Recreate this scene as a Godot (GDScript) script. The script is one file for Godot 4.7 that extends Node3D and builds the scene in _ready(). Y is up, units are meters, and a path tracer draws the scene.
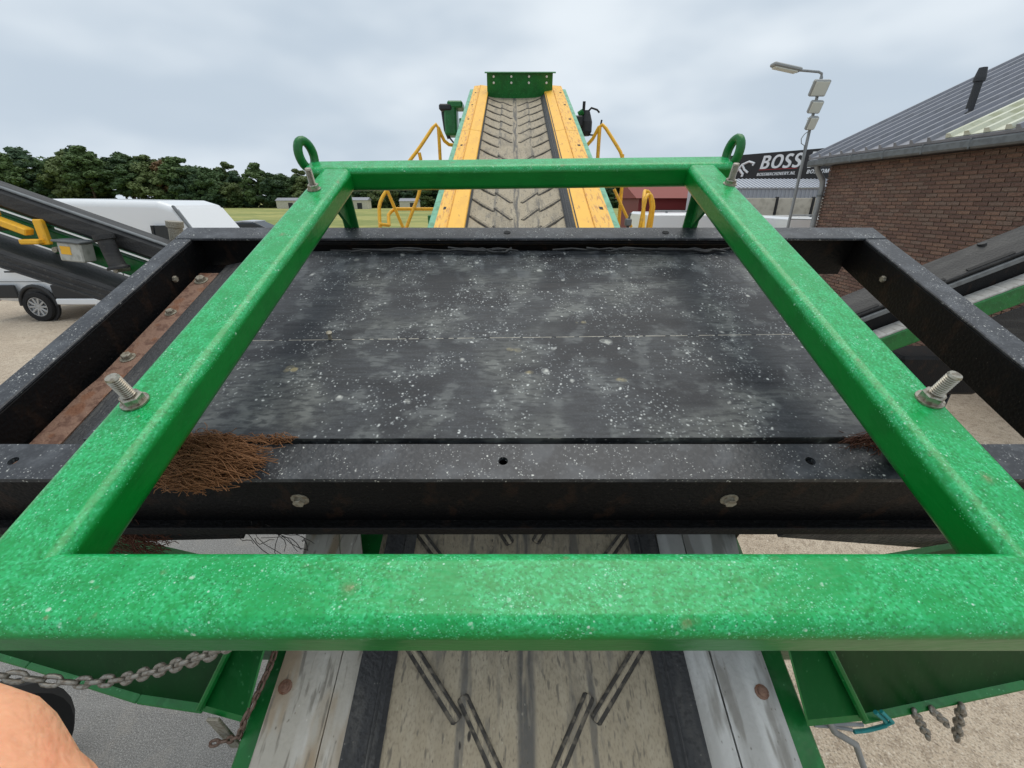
extends Node3D
# A green lifting frame over a black separator housing on an inclined belt conveyor, seen from above in a machinery yard.

var M := Transform3D()          # machine space: x right, y normal to the incline, -z up the incline; origin 2.6 m above the ground
var T := {}                     # materials
var rng := RandomNumberGenerator.new()
var used := {}

# ------------------------------------------------------------------ mesh collecting
class MB:
	var v := PackedVector3Array()
	var n := PackedVector3Array()
	var u := PackedVector2Array()
	func tri3(a: Vector3, b: Vector3, c: Vector3, na: Vector3, nb: Vector3, nc: Vector3, ua := Vector2.ZERO, ub := Vector2.ZERO, uc := Vector2.ZERO):
		v.append(a); n.append(na); u.append(ua)
		if (b - a).cross(c - a).dot(na + nb + nc) > 0.0:
			v.append(c); n.append(nc); u.append(uc); v.append(b); n.append(nb); u.append(ub)
		else:
			v.append(b); n.append(nb); u.append(ub); v.append(c); n.append(nc); u.append(uc)
	func tri(a: Vector3, b: Vector3, c: Vector3, nn: Vector3):
		tri3(a, b, c, nn, nn, nn)
	func quad(a: Vector3, b: Vector3, c: Vector3, d: Vector3, nn: Vector3, uvs := []):
		if uvs.size() == 4:
			tri3(a, b, c, nn, nn, nn, uvs[0], uvs[1], uvs[2]); tri3(a, c, d, nn, nn, nn, uvs[0], uvs[2], uvs[3])
		else:
			tri(a, b, c, nn); tri(a, c, d, nn)
	func quads(a: Vector3, b: Vector3, c: Vector3, d: Vector3, na: Vector3, nb: Vector3, nc: Vector3, nd: Vector3, ua := Vector2.ZERO, ub := Vector2.ZERO, uc := Vector2.ZERO, ud := Vector2.ZERO):
		tri3(a, b, c, na, nb, nc, ua, ub, uc); tri3(a, c, d, na, nc, nd, ua, uc, ud)
	# chamfered box
	func box(c: Vector3, s: Vector3, bev := 0.004, B := Basis()):
		var h := s * 0.5
		var b: float = min(bev, min(h.x, min(h.y, h.z)) * 0.9)
		var i := h - Vector3(b, b, b)
		for a in 3:
			var p := (a + 1) % 3
			var q := (a + 2) % 3
			for sg in [-1.0, 1.0]:
				var cs := []
				for e in [[-1, -1], [1, -1], [1, 1], [-1, 1]]:
					var w := Vector3.ZERO
					w[a] = h[a] * sg; w[p] = i[p] * e[0]; w[q] = i[q] * e[1]
					cs.append(c + B * w)
				var nn := Vector3.ZERO
				nn[a] = sg
				quad(cs[0], cs[1], cs[2], cs[3], B * nn)
		if b <= 0.0005: return
		for a in 3:
			var p := (a + 1) % 3
			var q := (a + 2) % 3
			for sp in [-1.0, 1.0]:
				for sq in [-1.0, 1.0]:
					var cs := []
					for e in [[0, -1], [0, 1], [1, 1], [1, -1]]:
						var w := Vector3.ZERO
						w[a] = i[a] * e[1]
						w[p] = (h[p] if e[0] == 0 else i[p]) * sp
						w[q] = (i[q] if e[0] == 0 else h[q]) * sq
						cs.append(c + B * w)
					var nn := Vector3.ZERO
					nn[p] = sp; nn[q] = sq
					quad(cs[0], cs[1], cs[2], cs[3], (B * nn).normalized())
		for sx in [-1.0, 1.0]:
			for sy in [-1.0, 1.0]:
				for sz in [-1.0, 1.0]:
					tri(c + B * Vector3(h.x * sx, i.y * sy, i.z * sz), c + B * Vector3(i.x * sx, h.y * sy, i.z * sz), c + B * Vector3(i.x * sx, i.y * sy, h.z * sz), (B * Vector3(sx, sy, sz)).normalized())
	# box between two points: w across (along side), t along up
	func bar(a: Vector3, b: Vector3, w: float, t: float, up := Vector3.UP, bev := 0.004):
		var d := (b - a).normalized()
		var sd := d.cross(up).normalized()
		var nu := sd.cross(d).normalized()
		box((a + b) * 0.5, Vector3(w, t, (b - a).length()), bev, Basis(sd, nu, -d))
	# rounded rectangular hollow section seen as solid; uv: u metres/len_uv, v round the perimeter from the top's start
	func rhs(a: Vector3, b: Vector3, w: float, t: float, r: float, up := Vector3.UP, len_uv := 1.6, u0 := 0.0, seg := 6):
		var d := (b - a).normalized()
		var sd := d.cross(up).normalized()
		var nu := sd.cross(d).normalized()
		var L := (b - a).length()
		var pr := []
		for k in 4:
			var sx: float = [1, 1, -1, -1][k]
			var sy: float = [1, -1, -1, 1][k]
			var cc := Vector2((w * 0.5 - r) * sx, (t * 0.5 - r) * sy)
			var a0: float = [PI / 2, 0.0, -PI / 2, -PI][k]
			for j in seg + 1:
				var an := a0 - PI / 2 * j / seg
				pr.append([cc + Vector2(cos(an), sin(an)) * r, Vector2(cos(an), sin(an))])
		pr.append([pr[0][0], pr[0][1]])
		var per := 0.0
		var acc := [0.0]
		for k in pr.size() - 1:
			per += (pr[k + 1][0] - pr[k][0]).length(); acc.append(per)
		# shift so that v=0 begins at the left end of the top (the last stretch is the top itself)
		for k in pr.size() - 1:
			var p: Vector2 = pr[k][0]
			var q: Vector2 = pr[k + 1][0]
			var pn: Vector2 = pr[k][1]
			var qn: Vector2 = pr[k + 1][1]
			var v0: float = acc[k] / per
			var v1: float = acc[k + 1] / per
			var A := a + sd * p.x + nu * p.y
			var Bq := a + sd * q.x + nu * q.y
			var n0 := sd * pn.x + nu * pn.y
			var n1 := sd * qn.x + nu * qn.y
			var off := d * L
			quads(A, Bq, Bq + off, A + off, n0, n1, n1, n0, Vector2(u0, v0), Vector2(u0, v1), Vector2(u0 + L / len_uv, v1), Vector2(u0 + L / len_uv, v0))
			tri(a, A, Bq, -d)
			tri(b, A + off, Bq + off, d)
	func tube(pts: Array, r: float, sides := 8, closed := false, caps := true):
		var m := pts.size()
		var rings := []
		var prev := Vector3.ZERO
		for k in m:
			var d: Vector3
			if closed: d = (pts[(k + 1) % m] - pts[(k - 1 + m) % m]).normalized()
			elif k == 0: d = (pts[1] - pts[0]).normalized()
			elif k == m - 1: d = (pts[k] - pts[k - 1]).normalized()
			else: d = (pts[k + 1] - pts[k - 1]).normalized()
			var s: Vector3
			if prev == Vector3.ZERO:
				s = d.cross(Vector3.UP if abs(d.y) < 0.9 else Vector3.RIGHT).normalized()
			else:
				s = (prev - d * prev.dot(d)).normalized()
			prev = s
			var t := d.cross(s)
			var ring := []
			for j in sides:
				var an := TAU * j / sides
				ring.append(s * cos(an) + t * sin(an))
			rings.append(ring)
		for k in (m if closed else m - 1):
			var k2 := (k + 1) % m
			for j in sides:
				var j2 := (j + 1) % sides
				quads(pts[k] + rings[k][j] * r, pts[k] + rings[k][j2] * r, pts[k2] + rings[k2][j2] * r, pts[k2] + rings[k2][j] * r, rings[k][j], rings[k][j2], rings[k2][j2], rings[k2][j])
		if caps and not closed:
			for e in [0, m - 1]:
				var d: Vector3 = (pts[0] - pts[1]).normalized() if e == 0 else (pts[m - 1] - pts[m - 2]).normalized()
				for j in sides:
					tri(pts[e], pts[e] + rings[e][j] * r, pts[e] + rings[e][(j + 1) % sides] * r, d)
	# solid of revolution round an axis: profile of (radius, height)
	func lathe(o: Vector3, axis: Vector3, prof: Array, sides := 12, smooth := true):
		var y := axis.normalized()
		var x := y.cross(Vector3.UP if abs(y.y) < 0.9 else Vector3.RIGHT).normalized()
		var z := y.cross(x)
		for k in prof.size() - 1:
			var p: Vector2 = prof[k]
			var q: Vector2 = prof[k + 1]
			var e := (q - p)
			if e.length() < 1e-6: continue
			var pn := Vector2(e.y, -e.x).normalized()
			for j in sides:
				var a0 := TAU * j / sides
				var a1 := TAU * (j + 1) / sides
				var d0 := x * cos(a0) + z * sin(a0)
				var d1 := x * cos(a1) + z * sin(a1)
				var n0 := (d0 * pn.x + y * pn.y).normalized()
				var n1 := (d1 * pn.x + y * pn.y).normalized()
				if not smooth:
					n0 = (n0 + n1).normalized(); n1 = n0
				var A := o + d0 * p.x + y * p.y
				var Bv := o + d1 * p.x + y * p.y
				var C := o + d1 * q.x + y * q.y
				var D := o + d0 * q.x + y * q.y
				if p.x > 1e-6: tri3(A, Bv, C, n0, n1, n1)
				if q.x > 1e-6: tri3(A, C, D, n0, n1, n0)
	# polygon (list of Vector3 in one plane) made thick along dir
	func slab(poly: Array, dir: Vector3):
		var pp := PackedVector2Array()
		var e1: Vector3 = (poly[1] - poly[0]).normalized()
		var nn := dir.normalized()
		var e2 := nn.cross(e1).normalized()
		var cen := Vector3.ZERO
		for p in poly:
			pp.append(Vector2((p - poly[0]).dot(e1), (p - poly[0]).dot(e2))); cen += p
		cen /= poly.size()
		var tr := Geometry2D.triangulate_polygon(pp)
		for k in range(0, tr.size(), 3):
			tri(poly[tr[k]], poly[tr[k + 1]], poly[tr[k + 2]], -nn)
			tri(poly[tr[k]] + dir, poly[tr[k + 1]] + dir, poly[tr[k + 2]] + dir, nn)
		var area := 0.0
		for k in pp.size():
			area += pp[k].cross(pp[(k + 1) % pp.size()])
		for k in poly.size():
			var a: Vector3 = poly[k]
			var b: Vector3 = poly[(k + 1) % poly.size()]
			var o := (b - a).cross(nn).normalized() * (1.0 if area > 0 else -1.0)
			quad(a, b, b + dir, a + dir, o)
	func mesh() -> ArrayMesh:
		var arr := []
		arr.resize(Mesh.ARRAY_MAX)
		arr[Mesh.ARRAY_VERTEX] = v; arr[Mesh.ARRAY_NORMAL] = n; arr[Mesh.ARRAY_TEX_UV] = u
		var am := ArrayMesh.new()
		am.add_surface_from_arrays(Mesh.PRIMITIVE_TRIANGLES, arr)
		return am

func mb() -> MB: return MB.new()
func V(x: float, y: float, z: float) -> Vector3: return Vector3(x, y, z)
func P(x: float, nn: float, s: float) -> Vector3: return Vector3(x, nn, -s)     # machine space: across, normal, up the incline

# ------------------------------------------------------------------ objects
func numbered(called: String) -> String:
	if not used.has(called):
		used[called] = 0
		return called
	used[called] += 1
	return "%s_%03d" % [called, used[called]]

func tag(o: Node3D, label := "", category := "", group := "", kind := ""):
	if label: o.set_meta("label", label)
	if category: o.set_meta("category", category)
	if group: o.set_meta("group", group)
	if kind: o.set_meta("kind", kind)

# a thing at the point "at" of the space "space"; its parts are drawn in that space's coordinates
func thing(called: String, label: String, category: String, space: Transform3D, at: Vector3, group := "") -> Node3D:
	var o := Node3D.new()
	o.name = numbered(called)
	add_child(o)
	o.transform = Transform3D(space.basis, space * at)
	o.set_meta("off", at)
	tag(o, label, category, group)
	return o

func part(called: String, st, m: Material, parent: Node3D, label := "") -> MeshInstance3D:
	var o := MeshInstance3D.new()
	o.name = called
	o.mesh = st if st is Mesh else st.mesh()
	o.material_override = m
	parent.add_child(o, true)
	if parent.has_meta("off"): o.position = -parent.get_meta("off")
	if label: o.set_meta("label", label)
	return o

# the same for a shape given in world coordinates under a thing of another space
func part_world(called: String, st, m: Material, parent: Node3D) -> MeshInstance3D:
	var o := part(called, st, m, parent)
	o.transform = parent.transform.affine_inverse()
	return o

func one(called: String, st, m: Material, label: String, category: String, space: Transform3D, at: Vector3, group := "", kind := "") -> MeshInstance3D:
	var a: MB = st
	for k in a.v.size(): a.v[k] -= at
	var o := MeshInstance3D.new()
	o.name = numbered(called)
	o.mesh = a.mesh()
	o.material_override = m
	add_child(o)
	o.transform = Transform3D(space.basis, space * at)
	tag(o, label, category, group, kind)
	return o

func structure(called: String, st, m: Material, label := "") -> MeshInstance3D:
	var o := MeshInstance3D.new()
	o.name = numbered(called)
	o.mesh = st.mesh()
	o.material_override = m
	add_child(o)
	o.set_meta("kind", "structure")
	if label: o.set_meta("label", label)
	return o

func strip_offsets():
	for c in get_children():
		if c.has_meta("off"): c.remove_meta("off")

# ------------------------------------------------------------------ textures and materials
func noise_bytes(w: int, h: int, sd: int, freq: float, oct: int, sx: float, sy: float, kind := 0) -> PackedByteArray:
	var f := FastNoiseLite.new()
	f.seed = sd
	f.noise_type = [FastNoiseLite.TYPE_SIMPLEX_SMOOTH, FastNoiseLite.TYPE_CELLULAR, FastNoiseLite.TYPE_PERLIN][kind]
	f.frequency = freq
	f.fractal_octaves = oct
	f.fractal_type = FastNoiseLite.FRACTAL_FBM if oct > 1 else FastNoiseLite.FRACTAL_NONE
	var im := f.get_seamless_image(int(max(8, w / sx)), int(max(8, h / sy)))
	im.convert(Image.FORMAT_L8)
	if im.get_width() != w or im.get_height() != h: im.resize(w, h, Image.INTERPOLATE_CUBIC)
	return im.get_data()

# layers: [seed, frequency, octaves, stretch x, stretch y, low, high, colour, amount, kind]; splats: [count, r0, r1, colour, alpha, v0, v1, stretch]
func tex(w: int, h: int, base: Color, layers: Array, splats := [], sd := 1) -> ImageTexture:
	var n := w * h
	var fr := PackedFloat32Array(); var fg := PackedFloat32Array(); var fb := PackedFloat32Array()
	fr.resize(n); fg.resize(n); fb.resize(n)
	fr.fill(base.r * 255); fg.fill(base.g * 255); fb.fill(base.b * 255)
	for l in layers:
		var d := noise_bytes(w, h, l[0], l[1], l[2], l[3], l[4], l[9] if l.size() > 9 else 0)
		var lut := PackedFloat32Array()
		lut.resize(256)
		for k in 256: lut[k] = smoothstep(l[5], l[6], k / 255.0) * l[8]
		if l[5] > l[6]:
			for k in 256: lut[k] = (1.0 - smoothstep(l[6], l[5], k / 255.0)) * l[8]
		var c: Color = l[7]
		var cr := c.r * 255; var cg := c.g * 255; var cb := c.b * 255
		var rows := PackedFloat32Array()
		rows.resize(h)
		rows.fill(1.0)
		if l.size() > 10:      # a band of the picture: centre and half height, as shares of it
			for y in h:
				var dv := absf(fposmod(y / float(h) - l[10] + 0.5, 1.0) - 0.5)
				rows[y] = 1.0 - smoothstep(l[11] * 0.75, l[11], dv)
		var cols := PackedFloat32Array()
		cols.resize(w)
		cols.fill(1.0)
		if l.size() > 12:      # the same across the picture
			for x in w:
				var du := absf(fposmod(x / float(w) - l[12] + 0.5, 1.0) - 0.5)
				cols[x] = 1.0 - smoothstep(l[13] * 0.4, l[13], du)
		for k in n:
			var a := lut[d[k]] * rows[k / w] * cols[k % w]
			if a > 0.0:
				fr[k] += (cr - fr[k]) * a; fg[k] += (cg - fg[k]) * a; fb[k] += (cb - fb[k]) * a
	var g := RandomNumberGenerator.new()
	g.seed = sd
	var clus := FastNoiseLite.new()
	clus.seed = sd + 50
	clus.frequency = 0.007
	clus.fractal_octaves = 4
	for s in splats:
		var c: Color = s[3]
		for q in s[0]:
			var x0 := g.randf() * w
			var y0: float = lerp(float(s[5]), float(s[6]), g.randf()) * h
			if clus.get_noise_2d(x0, y0) * 1.6 + 0.45 < g.randf(): continue
			var r: float = lerp(float(s[1]), float(s[2]), pow(g.randf(), 3.0))
			var lobes := []
			for k in 3 + int(r / 3.0):
				var an := g.randf() * TAU
				var rr := r * g.randf() * 0.8
				lobes.append([x0 + cos(an) * rr * s[7], y0 + sin(an) * rr / s[7], max(0.7, r * (0.25 + 0.5 * g.randf()))])
			var al: float = s[4] * (0.45 + 0.55 * g.randf())
			for lb in lobes:
				var R: float = lb[2]
				for yy in range(int(lb[1] - R - 1), int(lb[1] + R + 2)):
					for xx in range(int(lb[0] - R - 1), int(lb[0] + R + 2)):
						var dd := Vector2(xx - lb[0], yy - lb[1]).length()
						if dd < R + 0.7:
							var a: float = al * clamp((R + 0.7 - dd) / 1.2, 0.0, 1.0)
							var k := posmod(yy, h) * w + posmod(xx, w)
							fr[k] += (c.r * 255 - fr[k]) * a; fg[k] += (c.g * 255 - fg[k]) * a; fb[k] += (c.b * 255 - fb[k]) * a
	var by := PackedByteArray()
	by.resize(n * 3)
	for k in n:
		by[k * 3] = int(clamp(fr[k], 0.0, 255.0)); by[k * 3 + 1] = int(clamp(fg[k], 0.0, 255.0)); by[k * 3 + 2] = int(clamp(fb[k], 0.0, 255.0))
	return ImageTexture.create_from_image(Image.create_from_data(w, h, false, Image.FORMAT_RGB8, by))

func ntex(size: int, sd: int, freq: float, oct: int, strength: float, sx := 1.0, sy := 1.0, kind := 0) -> ImageTexture:
	var by := noise_bytes(size, size, sd, freq, oct, sx, sy, kind)
	var im := Image.create_from_data(size, size, false, Image.FORMAT_L8, by)
	im.convert(Image.FORMAT_RGBA8)
	im.bump_map_to_normal_map(strength)
	return ImageTexture.create_from_image(im)

func mat(col: Color, rough := 0.6, metal := 0.0, t: Texture2D = null, scale := Vector3.ZERO, nt: Texture2D = null, ns := 1.0, coat := 0.0) -> StandardMaterial3D:
	var m := StandardMaterial3D.new()
	m.albedo_color = col
	m.roughness = rough
	m.metallic = metal
	if t: m.albedo_texture = t
	if nt:
		m.normal_enabled = true
		m.normal_texture = nt
		m.normal_scale = ns
	if scale != Vector3.ZERO:
		m.uv1_triplanar = true
		m.uv1_scale = scale
		m.uv1_triplanar_sharpness = 6.0
	if coat > 0.0:
		m.clearcoat_enabled = true
		m.clearcoat = coat
		m.clearcoat_roughness = 0.12
	return m

func C(r: int, g: int, b: int) -> Color: return Color8(r, g, b)

func make_materials():
	var peel := ntex(512, 11, 0.045, 2, 3.0)
	var fine := ntex(512, 12, 0.09, 3, 3.0)
	var grainx := ntex(512, 13, 0.06, 3, 5.0, 10.0, 1.0)
	# green tube: v 0 to 0.25 right side, ... the top takes 0.72 to 1 (see rhs)
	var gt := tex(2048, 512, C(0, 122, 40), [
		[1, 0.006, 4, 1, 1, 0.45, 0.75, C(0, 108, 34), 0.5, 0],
		[2, 0.02, 6, 1, 1, -0.5, 0.9, C(34, 184, 108), 0.85, 0, 0.905, 0.2],  # lightens the whole top band: sky sheen painted in along with dust
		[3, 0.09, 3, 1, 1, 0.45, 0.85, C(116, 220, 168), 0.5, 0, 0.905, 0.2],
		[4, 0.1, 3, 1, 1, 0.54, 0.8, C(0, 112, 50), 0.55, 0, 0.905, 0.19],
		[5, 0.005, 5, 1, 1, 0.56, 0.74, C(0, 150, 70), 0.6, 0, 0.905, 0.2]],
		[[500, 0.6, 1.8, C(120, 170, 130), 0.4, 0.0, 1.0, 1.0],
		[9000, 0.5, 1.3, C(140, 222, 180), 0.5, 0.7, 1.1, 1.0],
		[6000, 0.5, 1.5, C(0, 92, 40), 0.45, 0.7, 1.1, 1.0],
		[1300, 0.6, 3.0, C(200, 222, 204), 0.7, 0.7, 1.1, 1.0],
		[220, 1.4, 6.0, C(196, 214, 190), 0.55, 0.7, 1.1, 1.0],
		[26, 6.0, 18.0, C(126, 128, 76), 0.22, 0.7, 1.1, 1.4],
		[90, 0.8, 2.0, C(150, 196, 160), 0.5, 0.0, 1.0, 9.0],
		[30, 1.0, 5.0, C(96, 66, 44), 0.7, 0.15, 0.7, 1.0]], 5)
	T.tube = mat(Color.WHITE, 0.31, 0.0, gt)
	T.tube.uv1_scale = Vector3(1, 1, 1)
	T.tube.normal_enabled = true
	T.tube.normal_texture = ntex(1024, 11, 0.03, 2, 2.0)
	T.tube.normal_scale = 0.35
	var gp := tex(512, 512, C(0, 106, 40), [[21, 0.01, 4, 1, 1, 0.45, 0.75, C(0, 88, 32), 0.6], [22, 0.03, 4, 1, 1, 0.62, 0.8, C(90, 135, 85), 0.3]],
		[[700, 0.6, 3.0, C(150, 180, 140), 0.5, 0.0, 1.0, 1.0]], 6)
	T.green = mat(Color.WHITE, 0.42, 0.0, gp, Vector3(1.2, 1.2, 1.2), peel, 0.3, 0.1)
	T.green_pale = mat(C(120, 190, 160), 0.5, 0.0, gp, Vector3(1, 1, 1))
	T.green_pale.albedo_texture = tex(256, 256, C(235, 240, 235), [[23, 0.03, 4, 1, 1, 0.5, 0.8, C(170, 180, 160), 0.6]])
	# black steel with lime specks; grey raised to paint in the sky's reflection
	var bk := tex(768, 768, C(46, 48, 53), [[31, 0.008, 5, 1, 1, 0.4, 0.8, C(84, 87, 92), 0.6], [32, 0.06, 4, 1, 1, 0.5, 0.85, C(98, 100, 102), 0.4]],
		[[7000, 0.6, 1.6, C(168, 170, 168), 0.65, 0.0, 1.0, 1.0], [2600, 0.7, 3.2, C(222, 222, 214), 0.9, 0.0, 1.0, 1.0]], 7)
	T.black = mat(Color.WHITE, 0.45, 0.0, bk, Vector3(1.3, 1.3, 1.3), fine, 0.15)
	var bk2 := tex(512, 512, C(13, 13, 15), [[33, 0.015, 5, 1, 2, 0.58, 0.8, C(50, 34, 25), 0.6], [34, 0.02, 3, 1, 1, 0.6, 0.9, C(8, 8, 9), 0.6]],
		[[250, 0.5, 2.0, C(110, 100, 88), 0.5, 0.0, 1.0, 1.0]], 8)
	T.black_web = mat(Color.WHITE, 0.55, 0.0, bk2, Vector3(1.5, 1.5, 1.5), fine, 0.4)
	T.black_web.metallic_specular = 0.35
	# boards
	var bd := tex(1400, 700, C(50, 53, 58), [
		[41, 0.06, 4, 9, 1, 0.35, 0.75, C(62, 66, 70), 0.45],
		[42, 0.09, 3, 14, 1, 0.64, 0.82, C(24, 26, 29), 0.35],
		[43, 0.0035, 6, 1, 1, 0.46, 0.72, C(104, 106, 100), 0.5],
		[44, 0.006, 4, 2, 1, 0.5, 0.74, C(22, 25, 32), 0.85],
		[46, 0.012, 6, 1, 1, 0.54, 0.74, C(140, 143, 138), 0.4],
		[48, 0.1, 4, 3, 1, 0.45, 0.75, C(34, 37, 41), 0.6],
		[47, 0.02, 4, 1, 3, 0.6, 0.78, C(128, 132, 134), 0.35, 0, 0.62, 0.16],
		[45, 0.2, 2, 1, 1, 0.55, 0.9, C(120, 124, 124), 0.3]],
		[[14000, 0.6, 1.6, C(160, 165, 165), 0.65, 0.0, 1.0, 1.0], [5200, 0.7, 3.0, C(214, 216, 212), 0.9, 0.0, 1.0, 0.8], [260, 2.0, 8.0, C(206, 206, 198), 0.55, 0.0, 1.0, 0.75], [60, 5.0, 14.0, C(190, 190, 180), 0.3, 0.0, 1.0, 0.8], [14, 7.0, 13.0, C(160, 146, 106), 0.6, 0.0, 0.4, 1.9]], 9)
	T.board = mat(Color.WHITE, 0.58, 0.0, bd, Vector3(0.43, 0.86, 0.86), grainx, 0.22)
	T.board.uv1_offset = Vector3(0.5, 0, 0)
	# rust
	var ru := tex(512, 512, C(132, 102, 86), [[51, 0.02, 5, 1, 1, 0.45, 0.75, C(92, 64, 52), 0.7], [52, 0.05, 4, 1, 1, 0.55, 0.8, C(140, 112, 92), 0.6], [53, 0.01, 3, 1, 1, 0.6, 0.8, C(120, 72, 44), 0.5]], [[300, 0.5, 2.0, C(175, 165, 150), 0.5, 0.0, 1.0, 1.0]], 10)
	T.rust = mat(Color.WHITE, 0.8, 0.0, ru, Vector3(2, 2, 2), fine, 0.6)
	var zn := tex(256, 256, C(170, 165, 152), [[54, 0.04, 4, 1, 1, 0.45, 0.8, C(118, 106, 92), 0.7]])
	T.zinc = mat(Color.WHITE, 0.38, 0.75, zn, Vector3(8, 8, 8))
	T.zinc_dull = mat(C(235, 233, 228), 0.5, 0.15, zn, Vector3(6, 6, 6))
	# belt
	var be := tex(900, 900, C(164, 152, 130), [
		[61, 0.006, 5, 1, 2, 0.5, 0.8, C(126, 118, 104), 0.5],
		[62, 0.02, 5, 1, 2, 0.5, 0.8, C(174, 163, 142), 0.6],
		[63, 0.06, 3, 1, 2, 0.68, 0.86, C(76, 72, 66), 0.5],
		[65, 0.02, 5, 1, 3, 0.64, 0.84, C(98, 95, 90), 0.4],
		[66, 0.03, 4, 1, 5, 0.3, 0.6, C(74, 74, 74), 0.75, 0, 0.5, 1.0, 0.536, 0.03],
		[67, 0.03, 4, 1, 5, 0.4, 0.65, C(84, 83, 81), 0.6, 0, 0.5, 1.0, 0.374, 0.022],
		[68, 0.03, 4, 1, 5, 0.4, 0.65, C(88, 86, 83), 0.6, 0, 0.5, 1.0, 0.7, 0.022],
		[64, 0.15, 2, 1, 1, 0.55, 0.85, C(118, 108, 92), 0.4]],
		[[900, 0.5, 1.6, C(72, 66, 58), 0.6, 0.0, 1.0, 1.0], [260, 0.6, 2.6, C(206, 198, 178), 0.5, 0.0, 1.0, 1.0], [26, 2.0, 7.0, C(42, 39, 36), 0.85, 0.0, 1.0, 0.7]], 11)
	T.belt = mat(Color.WHITE, 0.75, 0.0, be, Vector3(0.9, 0.9, 0.45), fine, 0.5)
	T.belt.uv1_offset = Vector3(0.5, 0, 0)
	T.rubber = mat(Color.WHITE, 0.55, 0.0, tex(512, 512, C(46, 47, 49), [[71, 0.02, 4, 1, 8, 0.45, 0.8, C(86, 84, 80), 0.6], [72, 0.06, 3, 1, 1, 0.55, 0.85, C(24, 24, 26), 0.5]], [[500, 0.5, 1.8, C(150, 146, 136), 0.45, 0.0, 1.0, 1.0]], 12), Vector3(1.4, 1.4, 1.4), fine, 0.5)
	T.rubber_rib = mat(Color.WHITE, 0.7, 0.0, tex(256, 256, C(58, 55, 51), [[73, 0.03, 5, 1, 1, 0.5, 0.75, C(120, 112, 98), 0.8]]), Vector3(3, 3, 3), fine, 0.5)
	# worn pale boards by the belt
	T.pale = mat(Color.WHITE, 0.7, 0.0, tex(768, 768, C(176, 170, 158), [[81, 0.012, 4, 1, 7, 0.45, 0.8, C(206, 203, 196), 0.7], [82, 0.008, 4, 1, 3, 0.58, 0.78, C(150, 126, 96), 0.65], [83, 0.05, 4, 1, 5, 0.62, 0.85, C(104, 98, 88), 0.6]],
		[[500, 0.5, 2.0, C(96, 88, 76), 0.6, 0.0, 1.0, 0.6], [200, 0.6, 3.0, C(226, 224, 216), 0.6, 0.0, 1.0, 1.0]], 13), Vector3(1.0, 1.0, 0.7), fine, 0.4)
	T.pale_grey = mat(Color.WHITE, 0.65, 0.0, tex(768, 768, C(170, 169, 165), [[84, 0.012, 4, 1, 7, 0.45, 0.8, C(205, 205, 202), 0.7], [85, 0.02, 4, 1, 5, 0.6, 0.8, C(116, 112, 104), 0.6]],
		[[420, 0.5, 2.0, C(96, 92, 84), 0.6, 0.0, 1.0, 0.6]], 14), Vector3(1.0, 1.0, 0.7), fine, 0.4)
	# yellow paint
	T.yellow = mat(Color.WHITE, 0.5, 0.0, tex(512, 512, C(244, 186, 62), [[91, 0.02, 4, 1, 2, 0.5, 0.8, C(230, 170, 62), 0.5], [92, 0.04, 4, 1, 3, 0.8, 0.9, C(170, 112, 60), 0.5]], [[120, 0.6, 2.6, C(120, 78, 44), 0.7, 0.0, 1.0, 1.0]], 15), Vector3(0.9, 0.9, 0.6))
	T.yellow_worn = mat(Color.WHITE, 0.65, 0.0, tex(512, 512, C(242, 188, 84), [[93, 0.05, 4, 1, 4, 0.56, 0.78, C(188, 128, 78), 0.65], [94, 0.1, 4, 1, 2, 0.55, 0.8, C(228, 190, 130), 0.6]], [[300, 0.6, 2.8, C(110, 70, 46), 0.7, 0.0, 1.0, 1.0]], 16), Vector3(1.2, 1.2, 0.8))
	T.rail = mat(Color.WHITE, 0.45, 0.0, tex(256, 256, C(246, 186, 48), [[95, 0.03, 4, 1, 1, 0.6, 0.85, C(200, 150, 70), 0.6]]), Vector3(1, 1, 1))
	T.dark = mat(C(22, 22, 23), 0.7)
	T.white_dot = mat(C(225, 225, 218), 0.6)
	# ground
	var gr := tex(768, 768, C(184, 168, 148), [[101, 0.004, 4, 1, 1, 0.4, 0.75, C(200, 186, 166), 0.6], [102, 0.03, 4, 1, 1, 0.5, 0.8, C(150, 134, 116), 0.6], [103, 0.18, 3, 1, 1, 0.5, 0.8, C(214, 204, 188), 0.6], [104, 0.18, 3, 1, 1, 0.55, 0.8, C(112, 100, 88), 0.55]],
		[[2200, 0.6, 3.0, C(120, 108, 96), 0.6, 0.0, 1.0, 1.0], [1800, 0.6, 3.0, C(224, 216, 202), 0.6, 0.0, 1.0, 1.0]], 17)
	T.ground = mat(Color.WHITE, 0.95, 0.0, gr, Vector3(0.45, 0.45, 0.45), ntex(1024, 14, 0.08, 4, 6.0), 0.9)
	T.ground.uv1_world_triplanar = true
	var asph := tex(768, 768, C(134, 133, 131), [[111, 0.15, 3, 1, 1, 0.45, 0.8, C(176, 175, 172), 0.75], [112, 0.2, 3, 1, 1, 0.5, 0.8, C(88, 87, 86), 0.7], [113, 0.006, 4, 1, 1, 0.5, 0.8, C(150, 146, 140), 0.4]],
		[[2400, 0.6, 2.4, C(196, 195, 192), 0.6, 0.0, 1.0, 1.0], [2000, 0.6, 2.2, C(80, 79, 78), 0.6, 0.0, 1.0, 1.0]], 18)
	T.asphalt = mat(Color.WHITE, 0.95, 0.0, asph, Vector3(0.9, 0.9, 0.9), ntex(1024, 15, 0.1, 4, 7.0), 1.0)
	T.asphalt.uv1_world_triplanar = true
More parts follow.
